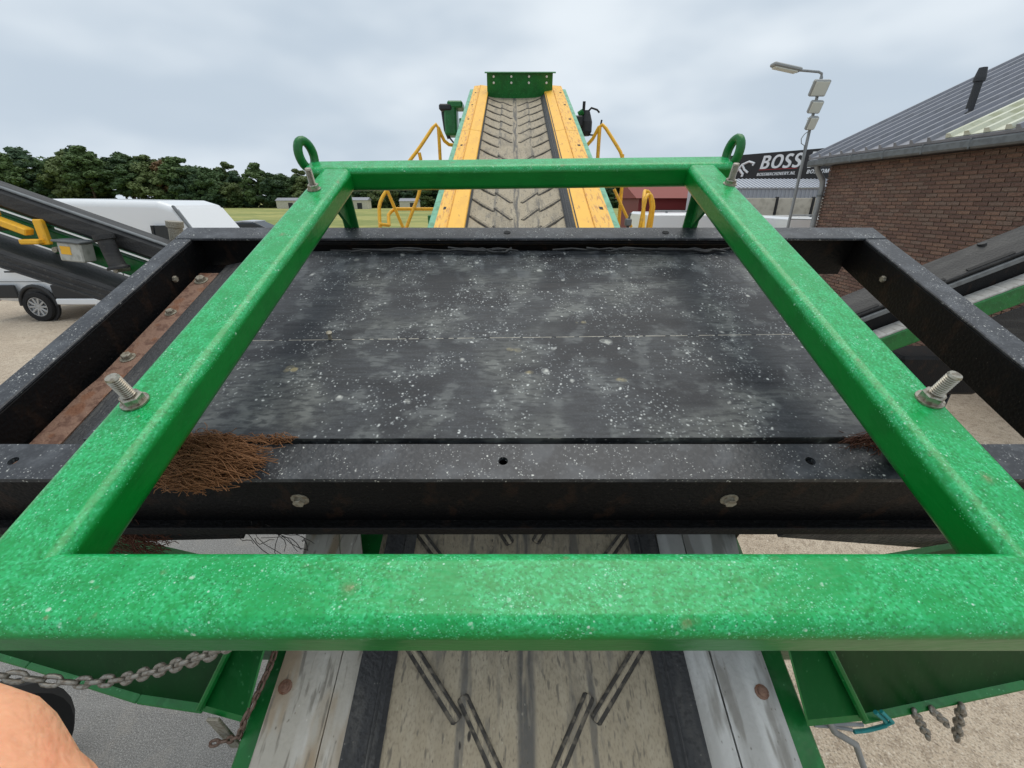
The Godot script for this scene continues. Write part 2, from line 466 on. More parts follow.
	T.grass = mat(Color.WHITE, 1.0, 0.0, tex(512, 512, C(132, 138, 74), [[121, 0.004, 4, 2, 1, 0.4, 0.75, C(170, 164, 96), 0.75], [122, 0.05, 4, 2, 1, 0.5, 0.85, C(84, 102, 46), 0.6], [123, 0.015, 4, 3, 1, 0.6, 0.8, C(190, 180, 120), 0.5]]), Vector3(0.03, 0.03, 0.03))
	T.grass.uv1_world_triplanar = true
	# brick tones, mortar
	T.brick = []
	var bn := tex(256, 256, C(235, 235, 235), [[131, 0.06, 4, 1, 1, 0.4, 0.8, C(180, 170, 165), 0.7], [132, 0.1, 3, 1, 1, 0.6, 0.8, C(255, 250, 240), 0.6]])
	for c in [C(142, 112, 98), C(134, 106, 94), C(150, 120, 104), C(128, 102, 92), C(140, 118, 106), C(122, 96, 86)]:
		T.brick.append(mat(c, 0.9, 0.0, bn, Vector3(1.3, 1.3, 1.3), fine, 0.5))
	T.mortar = mat(C(164, 148, 134), 0.95, 0.0, bn, Vector3(2, 2, 2))
	T.roof = mat(Color.WHITE, 0.5, 0.1, tex(512, 512, C(138, 140, 148), [[141, 0.01, 4, 1, 4, 0.4, 0.8, C(122, 124, 130), 0.6], [142, 0.05, 3, 1, 1, 0.6, 0.85, C(150, 152, 156), 0.4]]), Vector3(0.5, 0.5, 0.5))
	T.roof_light = mat(Color.WHITE, 0.55, 0.0, tex(512, 512, C(206, 208, 190), [[143, 0.02, 4, 4, 1, 0.5, 0.8, C(170, 172, 140), 0.6]], [[160, 0.6, 4.0, C(150, 150, 110), 0.5, 0.0, 1.0, 1.0]]), Vector3(0.6, 0.6, 0.6))
	T.gutter = mat(Color.WHITE, 0.5, 0.3, tex(256, 256, C(112, 116, 118), [[144, 0.03, 4, 1, 1, 0.4, 0.8, C(92, 95, 97), 0.6]]), Vector3(1, 1, 1))
	T.pipe = mat(Color.WHITE, 0.5, 0.2, tex(256, 256, C(150, 153, 154), [[145, 0.03, 4, 1, 3, 0.4, 0.8, C(122, 125, 126), 0.6]]), Vector3(1, 1, 1))
	T.flue = mat(C(48, 50, 54), 0.6)
	T.sign_black = mat(C(26, 27, 31), 0.45)
	T.sign_white = mat(C(236, 238, 240), 0.5)
	T.sign_red = mat(C(170, 40, 48), 0.5)
	T.shed = mat(C(178, 182, 190), 0.5, 0.1)
	T.concrete = mat(Color.WHITE, 0.85, 0.0, tex(256, 256, C(196, 190, 176), [[151, 0.02, 4, 1, 1, 0.4, 0.8, C(170, 164, 150), 0.7]]), Vector3(0.6, 0.6, 0.6))
	T.van = mat(C(232, 234, 236), 0.3, 0.0, null, Vector3.ZERO, null, 1.0, 0.7)
	T.plastic = mat(C(34, 35, 37), 0.55)
	T.tyre = mat(C(26, 26, 27), 0.85)
	T.rim = mat(C(176, 178, 180), 0.35, 0.6)
	T.glass = mat(C(40, 48, 54), 0.05, 0.0)
	T.red_paint = mat(C(112, 30, 30), 0.5)
	T.red_roof = mat(C(132, 62, 52), 0.7)
	T.grey_box = mat(Color.WHITE, 0.6, 0.0, tex(256, 256, C(186, 186, 178), [[152, 0.03, 4, 1, 2, 0.4, 0.8, C(150, 150, 140), 0.7]]), Vector3(2, 2, 2))
	T.band = mat(Color.WHITE, 0.6, 0.0, tex(512, 512, C(40, 40, 41), [[153, 0.02, 4, 8, 1, 0.4, 0.8, C(72, 71, 69), 0.6], [154, 0.03, 4, 4, 1, 0.55, 0.8, C(38, 38, 39), 0.6]], [[200, 0.6, 2.4, C(130, 128, 122), 0.5, 0.0, 1.0, 1.0]]), Vector3(0.8, 0.8, 0.8), fine, 0.4)
	T.trunk = mat(C(74, 62, 50), 0.95)
	T.wire = mat(C(136, 94, 60), 0.75)
	T.wire_dark = mat(C(84, 48, 32), 0.8)
	T.chain = mat(Color.WHITE, 0.5, 0.55, tex(128, 128, C(150, 146, 138), [[155, 0.08, 4, 1, 1, 0.45, 0.8, C(104, 92, 80), 0.7]]), Vector3(6, 6, 6))
	T.chain_rust = mat(Color.WHITE, 0.6, 0.4, tex(128, 128, C(120, 100, 88), [[156, 0.08, 4, 1, 1, 0.45, 0.8, C(86, 58, 46), 0.8]]), Vector3(6, 6, 6))
	T.skin = mat(Color.WHITE, 0.55, 0.0, tex(256, 256, C(244, 174, 134), [[157, 0.03, 4, 1, 1, 0.4, 0.8, C(236, 152, 116), 0.6], [158, 0.2, 3, 1, 1, 0.6, 0.9, C(250, 194, 160), 0.5]]), Vector3(12, 12, 12), fine, 0.5)
	T.skin.subsurf_scatter_enabled = true
	T.skin.subsurf_scatter_strength = 0.25
	T.teal = mat(C(38, 140, 140), 0.5)
	T.lamp_grey = mat(C(150, 152, 150), 0.45, 0.3)
	T.lamp_glass = mat(C(214, 214, 200), 0.25)

func make_sky() -> PanoramaSkyMaterial:
	var w := 1024
	var h := 512
	var f := FastNoiseLite.new()
	f.seed = 77; f.frequency = 1.0; f.fractal_octaves = 5; f.noise_type = FastNoiseLite.TYPE_SIMPLEX_SMOOTH
	var im := Image.create(w, h, false, Image.FORMAT_RGBF)
	for y in h:
		var el := PI / 2 - (y + 0.5) / h * PI
		for x in w:
			var az := (x + 0.5) / w * TAU
			var d := Vector3(cos(el) * cos(az), sin(el), cos(el) * sin(az))
			# broad soft clouds, flatter towards the horizon
			var a := f.get_noise_3d(d.x * 1.1, d.y * 3.6, d.z * 1.1 + 4.0) * 0.5 + 0.5
			var b := f.get_noise_3d(d.x * 3.2 + 9.0, d.y * 8.5, d.z * 3.2) * 0.5 + 0.5
			var t: float = clamp(a * 0.74 + b * 0.26, 0.0, 1.0)
			var c := Vector3(0.385, 0.45, 0.52).lerp(Vector3(0.57, 0.62, 0.665), smoothstep(0.3, 0.68, t))
			im.set_pixel(x, y, Color(c.x, c.y, c.z))
	var m := PanoramaSkyMaterial.new()
	m.panorama = ImageTexture.create_from_image(im)
	return m

# ------------------------------------------------------------------ the scene
func _ready():
	rng.seed = 20
	var cam := Camera3D.new()
	cam.name = "camera"
	cam.position = V(0, 2.6, 0)
	cam.rotation_degrees = V(-22.4, 0, 0)
	cam.fov = 81.58
	cam.near = 0.01
	cam.far = 3000.0
	add_child(cam)
	cam.make_current()
	var we := WorldEnvironment.new()
	we.name = "environment"
	var en := Environment.new()
	en.background_mode = Environment.BG_SKY
	en.sky = Sky.new()
	en.sky.sky_material = make_sky()
	en.tonemap_mode = Environment.TONE_MAPPER_LINEAR
	en.tonemap_exposure = 1.42
	en.sdfgi_enabled = true
	en.ssao_enabled = true
	en.ssil_enabled = true
	we.environment = en
	add_child(we)
	var sun := DirectionalLight3D.new()
	sun.name = "sun"
	sun.light_energy = 0.36
	sun.light_color = Color(1.0, 0.97, 0.92)
	sun.light_angular_distance = 50.0
	sun.shadow_enabled = true
	sun.rotation_degrees = V(-76, 158, 0)
	add_child(sun)
	M = Transform3D(Basis(Vector3.RIGHT, deg_to_rad(21.55)), V(0, 2.6, 0))
	make_materials()
	make_ground()
	make_trees()
	make_brick_building()
	make_yard_right()
	make_van()
	make_conveyor()
	make_housing()
	make_lifting_frame()
	make_left_machine()
	make_right_machine()
	make_small_things()
	make_hand()
	strip_offsets()

func sheet(x0: float, x1: float, z0: float, z1: float, y: float, thick := 0.0) -> MB:
	var m := mb()
	if thick > 0.0: m.box(V((x0 + x1) / 2, y - thick / 2, (z0 + z1) / 2), V(abs(x1 - x0), thick, abs(z1 - z0)), 0.01)
	else: m.quad(V(x0, y, z0), V(x1, y, z0), V(x1, y, z1), V(x0, y, z1), Vector3.UP)
	return m

func make_ground():
	structure("ground", sheet(-700, 700, 60, -1200, 0.0), T.ground, "pale sandy gravel yard")
	structure("asphalt_pavement", sheet(-4.4, -0.2, 3.0, -4.2, 0.004), T.asphalt, "grey asphalt strip left of the conveyor")
	structure("grass_field", sheet(-600, 600, -42, -1190, 0.008), T.grass, "yellow green field before the trees")

func leaf_crown(sd: int, rx: float, ry: float, clumps: int, leaves: int, size: float) -> ArrayMesh:
	var g := RandomNumberGenerator.new()
	g.seed = sd
	var m := mb()
	for k in clumps:
		var d := Vector3(g.randfn(), g.randfn(), g.randfn()).normalized()
		var rr := pow(g.randf(), 0.45)
		var taper: float = 1.0 - 0.35 * max(d.y, 0.0)
		var c := V(d.x * rx * rr * taper, d.y * ry * rr, d.z * rx * rr * taper)
		var cr: float = lerp(0.16, 0.34, g.randf()) * rx
		for j in leaves:
			var e := Vector3(g.randfn(), g.randfn(), g.randfn()).normalized()
			var p: Vector3 = c + e * cr * pow(g.randf(), 0.4) * V(1, 0.75, 1)
			var nn := (e + Vector3(g.randfn(), g.randfn() + 0.6, g.randfn()) * 0.6).normalized()
			var s: float = size * lerp(0.6, 1.3, g.randf())
			var t := nn.cross(Vector3(g.randfn(), g.randfn(), g.randfn())).normalized()
			var b := nn.cross(t)
			m.tri(p + t * s, p - t * s * 0.5 + b * s * 0.8, p - t * s * 0.5 - b * s * 0.8, nn)
	return m.mesh()

func make_trees():
	var crowns := [leaf_crown(1, 5.2, 7.0, 70, 170, 0.42), leaf_crown(2, 4.6, 7.4, 68, 170, 0.4), leaf_crown(3, 5.8, 6.2, 84, 170, 0.42), leaf_crown(4, 4.2, 6.8, 60, 160, 0.4), leaf_crown(5, 3.6, 7.6, 54, 160, 0.4)]
	var greens := []
	for c in [C(66, 90, 52), C(52, 76, 48), C(80, 102, 58), C(60, 84, 58), C(94, 108, 64)]:
		var m := mat(c, 0.8)
		m.backlight_enabled = true
		m.backlight = Color(0.2, 0.24, 0.1)
		greens.append(m)
	var brown := mat(C(122, 96, 66), 0.8)
	# x at 180 m, height
	var prof := [[-260, 19], [-215, 19], [-188, 18.5], [-163, 19.5], [-145, 18.2], [-131, 17.2], [-120, 16.0], [-112, 13.2], [-105, 9.0], [-101, 7.0], [-98, 14.8], [-90, 13.0], [-78, 12.4], [-60, 11.5], [-30, 10.5], [0, 10], [60, 11], [140, 12]]
	var g := RandomNumberGenerator.new()
	g.seed = 91
	var x := -262.0
	var i := 0
	while x < 120.0:
		var hh := 10.0
		for k in prof.size() - 1:
			if x >= prof[k][0] and x <= prof[k + 1][0]: hh = lerp(float(prof[k][1]), float(prof[k + 1][1]), (x - prof[k][0]) / float(prof[k + 1][0] - prof[k][0]))
		var open: bool = x > -164.0 and x < -136.0      # light shows between the trunks here
		for row in 2:
			var isb: bool = row == 0 and abs(x + 131.0) < 2.6
			var tx := x + g.randf_range(-1.5, 1.5) + row * 3.0
			var tz := -182.0 - row * 13.0 + g.randf_range(-4, 4)
			var H: float = hh * g.randf_range(0.86, 1.06) * (1.0 + 0.06 * row)
			var gap: bool = abs(x + 102.0) < 3.5
			if gap: H = min(H, 8.0)
			var lab := "dark green broadleaf tree in the long wood beyond the field"
			var grp := "trees of the wood beyond the field"
			if isb:
				lab = "tree with brownish crown in the wood beyond the field"; grp = ""
			elif row == 0 and abs(x + 98.0) < 2.0:
				lab = "tall tree at the gap in the wood beyond the field"; grp = ""
			if row == 1 and not gap: lab = "rear tree whose crown tops the wood beyond the field"; grp = "rear trees of the wood"
			var o := thing("tree", lab, "tree", Transform3D(), V(tx, 0, tz), grp)
			o.remove_meta("off")
			var tm := mb()
			var tr := H * 0.022 + 0.06
			var lean := g.randf_range(-0.03, 0.03) * H
			for sgm in 4:
				var a := V(lean * sgm / 4.0, H * 0.72 * sgm / 4.0, 0)
				var b := V(lean * (sgm + 1) / 4.0, H * 0.72 * (sgm + 1) / 4.0, 0)
				tm.tube([a, b], tr * (1.0 - 0.2 * sgm), 7, false, false)
			for lm in 4:
				var y0 := H * (0.3 + 0.1 * lm)
				var an := g.randf() * TAU
				tm.tube([V(lean * 0.5, y0, 0), V(lean * 0.5 + cos(an) * H * 0.14, y0 + H * 0.16, sin(an) * H * 0.14)], tr * 0.4, 5, false, false)
			part("trunk", tm, T.trunk, o)
			var cw := part("crown", crowns[i % 5], brown if isb else greens[(i * 7 + row) % 5], o)
			var sy := H * (0.36 if open else 0.5) / 7.0
			var sx := sy * g.randf_range(1.0, 1.35) + (0.4 if open else 0.15)
			cw.transform = Transform3D(Basis(Vector3.UP, g.randf() * TAU).scaled(V(sx, sy, sx)), V(lean, H - sy * 7.2, 0))
			if open:
				i += 1
				continue
			var under := part("undergrowth", crowns[(i + 2) % 5], greens[(i * 3 + 1) % 5], o)
			under.transform = Transform3D(Basis(Vector3.UP, g.randf() * TAU).scaled(V(0.75, 0.42, 0.75)), V(2.5, 2.6, 1.5))
			i += 1
		x += g.randf_range(5.0, 7.0)
	# low farm buildings at the edge of the field
	for d in [[-78.0, 168.0, 7.0, 2.6, "small pale shed at the foot of the wood left of the frame"], [-52.0, 160.0, 9.0, 2.7, "low grey shed seen under the far green beam"], [-34.0, 160.0, 6.0, 2.4, "smaller grey shed behind the yellow stair rail"]]:
		var o := thing("field_shed", d[4], "shed", Transform3D(), V(d[0], 0, -d[1]))
		o.remove_meta("off")
		var w := mb()
		w.box(V(0, d[3] * 0.5, 0), V(d[2], d[3], 4), 0.02)
		part("wall", w, T.concrete, o)
		var r := mb()
		r.slab([V(-d[2] * 0.53, d[3], 2.3), V(-d[2] * 0.53, d[3], -2.3), V(-d[2] * 0.53, d[3] + 0.9, 0)], V(d[2] * 1.06, 0, 0))
		part("roof", r, T.roof, o)
		var dr := mb()
		dr.box(V(d[2] * 0.2, 0.95, 2.02), V(1.6, 1.9, 0.06), 0.01)
		part("door", dr, T.plastic, o)

# ------------------------------------------------------------------ brick building on the right
func make_brick_building():
	var ex := 6.9       # face of the wall
	var zc := -10.72    # far corner
	var zn := -4.4      # near end (out of view)
	var eave := 3.36
	var o := thing("brick_building", "brown brick workshop with grey ribbed metal roof on the right", "building", Transform3D(), V(ex, 0, -8))
	var w := mb()
	w.box(V(ex + 3.3, eave / 2 + 0.02, (zc + zn) / 2), V(6.56, eave, zn - zc - 0.02), 0.0)
	var wall := part("wall", w, T.mortar, o)
	# courses of bricks on the face and round the far gable
	var bl := 0.21
	var bh := 0.05
	var meshes := []
	var bx := mb(); bx.box(Vector3.ZERO, V(0.03, bh - 0.002, bl - 0.002), 0.003); meshes.append(bx.mesh())
	bx = mb(); bx.box(Vector3.ZERO, V(0.03, bh - 0.002, 0.1), 0.003); meshes.append(bx.mesh())
	var cand := []
	var row := 0
	var y := 0.05
	while y < eave - 0.05:
		var z := zc + 0.012
		var k := 0
		while z < zn - 0.11:
			var half := (k + row) % 2 == 1 and row % 2 == 1 and k % 2 == 0
			var L := 0.1 if (row % 2 == 1 and k == 0) else bl
			cand.append([V(ex + rng.randf_range(-0.0025, 0.0025) + 0.009, y + bh / 2, z + L / 2), 1 if L < 0.15 else 0, rng.randi() % 6, 0.0])
			z += L + 0.011
			k += 1
		y += bh + 0.012
		row += 1
	# those that show largest: above the black frame and towards the near end of what is in view
	for c in cand:
		var p: Vector3 = c[0]
		var seen := p.z < -6.65 and p.y > 1.45 + (p.z + 6.65) * -0.0
		c[3] = (100.0 if seen else 0.0) + p.z
	cand.sort_custom(func(a, b): return a[3] > b[3])
	var rest := []
	for k in 6: rest.append(mb())
	for k in cand.size():
		var c = cand[k]
		if k < 300:
			var b := MeshInstance3D.new()
			b.name = "brick"
			b.mesh = meshes[c[1]]
			b.material_override = T.brick[c[2]]
			wall.add_child(b, true)
			b.position = c[0]
		else:
			rest[c[2]].box(c[0], V(0.03, bh - 0.002, bl - 0.002 if c[1] == 0 else 0.1), 0.0)
	for k in 6:
		var r := part("bricks", rest[k], T.brick[k], wall)
		r.set_meta("kind", "stuff")
	# roof: pitch 29 degrees, ribs up the slope
	var pitch := deg_to_rad(25.6)
	var up := V(cos(pitch), sin(pitch), 0)
	var nn := V(-sin(pitch), cos(pitch), 0)
	var e0 := V(ex - 0.36, eave + 0.06, 0)
	var ridge := 7.6
	var r := mb()
	r.slab([e0 + V(0, 0, zc - 0.22), e0 + V(0, 0, zn), e0 + up * ridge + V(0, 0, zn), e0 + up * ridge + V(0, 0, zc - 0.22)], nn * 0.04)
	var roof := part("roof", r, T.roof, o)
	var top := e0 + up * ridge
	var r2 := mb()
	r2.slab([top + V(0, 0, zc - 0.22), top + V(0, 0, zn), top + V(cos(pitch), -sin(pitch), 0) * ridge + V(0, 0, zn), top + V(cos(pitch), -sin(pitch), 0) * ridge + V(0, 0, zc - 0.22)], V(sin(pitch), cos(pitch), 0) * 0.04)
	part("roof", r2, T.roof, o)
	var ga := mb()
	ga.slab([V(ex + 0.02, eave + 0.02, zc + 0.02), V(ex + 13.0, eave + 0.02, zc + 0.02), V(ex - 0.36 + cos(pitch) * ridge, eave + sin(pitch) * ridge, zc + 0.02)], V(0, 0, 0.2))
	part("gable", ga, T.brick[1], o)
	var z := zc - 0.16
	var k := 0
	while z < zn:
		var rb := mb()
		var lit := k >= 9 and k <= 12
		var tw := 0.04
		var from := 4.42 if z > -7.66 and z < -6.66 else 0.0
		var a := e0 + nn * 0.04 + V(0, 0, z) + up * from
		var b := a + up * ridge
		rb.slab([a + V(0, 0, -tw), a + nn * 0.06 + V(0, 0, -tw * 0.6), a + nn * 0.06 + V(0, 0, tw * 0.6), a + V(0, 0, tw)], up * (ridge - from))
		var o2 := part("roof_rib", rb, T.roof, roof)
		o2.position = Vector3.ZERO
		z += 0.333
		k += 1
	# translucent roof sheets
	for d in [[-7.62, -6.7]]:
		var sk := mb()
		var q := e0 + nn * 0.0435
		sk.slab([q + up * 0.02 + V(0, 0, d[0]), q + up * 0.02 + V(0, 0, d[1]), q + up * 4.4 + V(0, 0, d[1]), q + up * 4.4 + V(0, 0, d[0])], nn * 0.008)
		for j in 4:
			var a := q + up * 0.02 + V(0, 0, d[0] + 0.05 + j * 0.293)
			sk.slab([a + V(0, 0, -0.056), a + nn * 0.066 + V(0, 0, -0.034), a + nn * 0.066 + V(0, 0, 0.034), a + V(0, 0, 0.056)], up * 4.38)
		part("skylight", sk, T.roof_light, o, "pale translucent sheet of the roof")
	var fc := e0 + up * 1.15 + V(0, 0, -8.55)
	var fl := mb()
	fl.lathe(fc, Vector3.UP, [Vector2(0.1, -0.06), Vector2(0.1, 0.02), Vector2(0.055, 0.05), Vector2(0.055, 0.46), Vector2(0.078, 0.47), Vector2(0.078, 0.52), Vector2(0.055, 0.66), Vector2(0.0, 0.67)], 14)
	part("flue_pipe", fl, T.flue, o)
	var gt := mb()
	gt.bar(V(ex - 0.32, eave - 0.01, zc - 0.24), V(ex - 0.32, eave - 0.01, zn), 0.13, 0.13, Vector3.UP, 0.025)
	var gut := part("gutter", gt, T.gutter, o)
	for j in 8:
		var cl := mb()
		cl.box(V(ex - 0.32, eave - 0.01, zc + 0.35 + j * 0.8), V(0.145, 0.145, 0.03), 0.01)
		var c2 := part("clip", cl, T.gutter, gut)
		c2.position = Vector3.ZERO
	var sf := mb()
	sf.box(V(ex - 0.12, eave - 0.06, (zc + zn) / 2), V(0.26, 0.03, zn - zc), 0.004)
	part("soffit", sf, T.plastic, o)
	var dp := mb()
	dp.tube([V(ex - 0.3, eave - 0.06, zc + 0.02), V(ex - 0.26, eave - 0.16, zc + 0.02), V(ex - 0.1, eave - 0.36, zc + 0.02), V(ex - 0.08, eave - 0.5, zc + 0.02), V(ex - 0.08, 0.05, zc + 0.02)], 0.055, 12)
	var pipe := part("downpipe", dp, T.pipe, o)
	for yy in [0.8, 1.9, 2.7]:
		var rg := mb()
		rg.lathe(V(ex - 0.08, yy, zc + 0.02), Vector3.UP, [Vector2(0.0, -0.02), Vector2(0.065, -0.02), Vector2(0.065, 0.02), Vector2(0.0, 0.02)], 12)
		var g2 := part("pipe_clamp", rg, T.gutter, pipe)
		g2.position = Vector3.ZERO

func text(parent: Node3D, called: String, s: String, size: float, at: Transform3D, m: Material, slant := 0.0, bold := false):
	var t := TextMesh.new()
	t.text = s
	var f := SystemFont.new()
	f.font_names = PackedStringArray(["Droid Sans"])
	if bold: f.font_weight = 700
	t.font = f
	t.font_size = 64
	t.pixel_size = size / 64.0
	t.depth = 0.02
	t.horizontal_alignment = HORIZONTAL_ALIGNMENT_LEFT
	var o := MeshInstance3D.new()
	o.name = called
	o.mesh = t
	o.material_override = m
	parent.add_child(o, true)
	o.transform = at * Transform3D(Basis(V(1, 0, 0), V(slant, 1, 0), V(0, 0, 1)), Vector3.ZERO)

func make_yard_right():
	# sign building: a black fascia, its face turned towards the yard
	var a := V(10.35, 0, -22.4)
	var b := V(12.5, 0, -19.2)
	var along := (b - a).normalized()
	var face := along.cross(Vector3.UP).normalized()
	if face.x > 0: face = -face
	face = V(face.x, 0, face.z)
	var o := thing("sign_building", "dark building with black lettered fascia behind the lamp post", "building", Transform3D(), (a + b) / 2)
	var start := a - along * 1.2
	var end := b + along * 1.5
	var wl := mb()
	wl.slab([start - face * 0.2, end - face * 0.2, end - face * 6.0, start - face * 6.0], V(0, 4.3, 0))
	part("wall", wl, T.shed, o)
	var fa := mb()
	fa.slab([start, end, end - face * 0.18, start - face * 0.18], V(0, 1.95, 0))
	var fas := part("fascia", fa, T.sign_black, o)
	fas.position += V(0, 2.55, 0)
	var bas := Basis(along, Vector3.UP, along.cross(Vector3.UP))
	var org := a + face * 0.012 + V(0, 0, 0)
	var node := Node3D.new()
	node.name = "lettering"
	o.add_child(node)
	node.position = -o.get_meta("off")
	text(node, "letters", "BOSS", 0.72, Transform3D(bas, org + along * 0.9 + V(0, 4.12, 0)), T.sign_white, 0.18, true)
	text(node, "letters", "BOSSMACHINERY.NL", 0.165, Transform3D(bas, org + along * 0.84 + V(0, 3.66, 0)), T.sign_white, 0.18, true)
	text(node, "letters", "K", 0.8, Transform3D(bas, org + along * 2.86 + V(0, 4.1, 0)), T.sign_white, 0.18, true)
	text(node, "letters", "BOSCOMPANY", 0.2, Transform3D(bas, org + along * 2.9 + V(0, 3.68, 0)), T.sign_white, 0.18, true)
	var ln := mb()
	ln.bar(org + along * 0.9 + V(0, 3.84, 0), org + along * 2.5 + V(0, 3.84, 0), 0.02, 0.025, Vector3.UP, 0.0)
	var lp := part("rule", ln, T.sign_red, fas)
	lp.position = -V(0, 2.55, 0)
	# emblem: a running animal shape in white strokes
	var em := mb()
	var ep := func(x: float, y: float): return org + along * (x - 0.2) + V(0, y + 0.3, 0) + face * 0.01
	em.tube([ep.call(0.1, 3.55), ep.call(0.3, 3.8), ep.call(0.6, 3.9), ep.call(0.85, 3.82), ep.call(0.78, 3.74)], 0.05, 6)
	em.tube([ep.call(0.3, 3.8), ep.call(0.42, 3.6), ep.call(0.62, 3.45)], 0.05, 6)
	em.tube([ep.call(0.2, 3.6), ep.call(0.4, 3.4), ep.call(0.36, 3.3)], 0.06, 6)
	var e2 := part("emblem", em, T.sign_white, fas)
	e2.position = -V(0, 2.55, 0)
	# grey corrugated shed in front
	var s := thing("corrugated_shed", "low shed with pale grey corrugated sheets under the black fascia", "shed", Transform3D(), V(10.4, 0, -18.2))
	var sw := mb()
	sw.box(V(10.4, 1.5, -18.6), V(7.0, 3.0, 0.8), 0.0)
	sw.slab([V(6.9, 3.0, -18.16), V(13.9, 3.0, -18.16), V(13.9, 3.34, -19.4), V(6.9, 3.34, -19.4)], V(0, 0.04, 0.01))
	part("wall", sw, T.shed, s)
	var rb := mb()
	for k in 46:
		rb.bar(V(7.0 + k * 0.15, 3.05, -18.13), V(7.0 + k * 0.15, 3.39, -19.36), 0.05, 0.03, Vector3.UP, 0.006)
		rb.box(V(7.0 + k * 0.15, 1.5, -18.19), V(0.05, 2.98, 0.03), 0.006)
	var rs := part("corrugation", rb, T.shed, s)
	rs.set_meta("kind", "stuff")
	# concrete panel wall
	var cw := thing("concrete_panel_wall", "beige concrete panel wall with dark posts below the grey shed", "wall", Transform3D(), V(9.6, 0, -16.5))
	for k in 5:
		var pn := mb()
		pn.box(V(7.2 + k * 1.24, 1.34, -16.5), V(1.16, 2.68, 0.1), 0.01)
		part("panel", pn, T.concrete, cw)
		var po := mb()
		po.box(V(7.82 + k * 1.24, 1.36, -16.48), V(0.07, 2.72, 0.14), 0.01)
		part("post", po, T.plastic, cw)
	# white trailers and the red store
	white_trailer(V(9.6, 0, -14.6), 3.4, 2.16, "white flat roofed trailer before the beige panel wall", 0.0)
	white_trailer(V(5.0, 0, -14.2), 2.4, 2.28, "white trailer with roof bar behind the right yellow rail", 0.0)
	var rd := thing("red_store", "dark red storage building with low brownish roof behind the white trailer", "building", Transform3D(), V(8.2, 0, -24))
	var rw := mb()
	rw.box(V(8.0, 1.35, -24), V(4.4, 2.7, 4.0), 0.02)
	part("wall", rw, T.red_paint, rd)
	var rr := mb()
	rr.slab([V(5.6, 2.7, -21.7), V(5.6, 2.7, -26.3), V(5.6, 3.3, -24)], V(4.8, 0, 0))
	part("roof", rr, T.red_roof, rd)
	var dd := mb()
	dd.box(V(7.6, 1.1, -21.97), V(2.2, 2.2, 0.06), 0.01)
	part("door", dd, T.plastic, rd)
	# lamp post fixed to the corner of the workshop
	var lp2 := thing("lamp_post", "grey lamp post with street lamp and three floodlights at the building corner", "lamp post", Transform3D(), V(6.5, 0, -11.1))
	var pm := mb()
	pm.tube([V(6.5, 0, -11.1), V(6.5, 5.0, -11.1)], 0.032, 10)
	part("pole", pm, T.pipe, lp2)
	var am := mb()
	am.tube([V(6.5, 5.0, -11.1), V(6.49, 5.06, -11.1), V(6.42, 5.09, -11.1), V(6.0, 5.12, -11.1)], 0.025, 8)
	part("arm", am, T.pipe, lp2)
	var hd := mb()
	var hb := Basis(Vector3.BACK, deg_to_rad(-10))
	hd.box(V(5.72, 5.17, -11.1), V(0.62, 0.07, 0.2), 0.02, hb)
	var head := part("lamp_head", hd, T.lamp_grey, lp2)
	var hg := mb()
	hg.box(V(5.7, 5.125, -11.1), V(0.5, 0.035, 0.16), 0.012, hb)
	var h2 := part("lamp_cover", hg, T.lamp_glass, head)
	h2.position = Vector3.ZERO
	for d in [[4.78, 0.34, 0.30, 0.0], [4.44, 0.25, 0.24, -0.1], [4.14, 0.2, 0.26, 0.1]]:
		var fl := mb()
		var fb := Basis(Vector3.RIGHT, 0.45) * Basis(Vector3.UP, d[3])
		fl.box(V(6.44, d[0], -10.98), V(d[1], d[2], 0.09), 0.02, fb)
		var flood := part("floodlight", fl, T.lamp_grey, lp2)
		var fg := mb()
		fg.box(V(6.44, d[0], -10.98) + fb * V(0, 0, 0.05), V(d[1] * 0.84, d[2] * 0.84, 0.015), 0.004, fb)
		for j in 5: fg.box(V(6.44, d[0] - d[2] * 0.3 + j * d[2] * 0.15, -10.98) + fb * V(0, 0, -0.055), V(d[1] * 0.8, 0.012, 0.03), 0.0, fb)
		var f2 := part("floodlight_glass", fg, T.lamp_glass, flood)
		f2.position = Vector3.ZERO
	var br := mb()
	br.tube([V(6.5, 2.86, -11.1), V(6.86, 2.86, -10.76)], 0.014, 6)
	br.tube([V(6.5, 2.2, -11.1), V(6.86, 2.2, -10.76)], 0.014, 6)
	part("bracket", br, T.pipe, lp2)
	var cb := mb()
	cb.tube([V(6.47, 4.0, -11.08), V(6.38, 3.94, -11.05), V(6.33, 3.85, -11.05), V(6.36, 3.76, -11.06), V(6.45, 3.72, -11.08), V(6.47, 3.5, -11.08)], 0.009, 5)
	part("cable", cb, T.pipe, lp2)

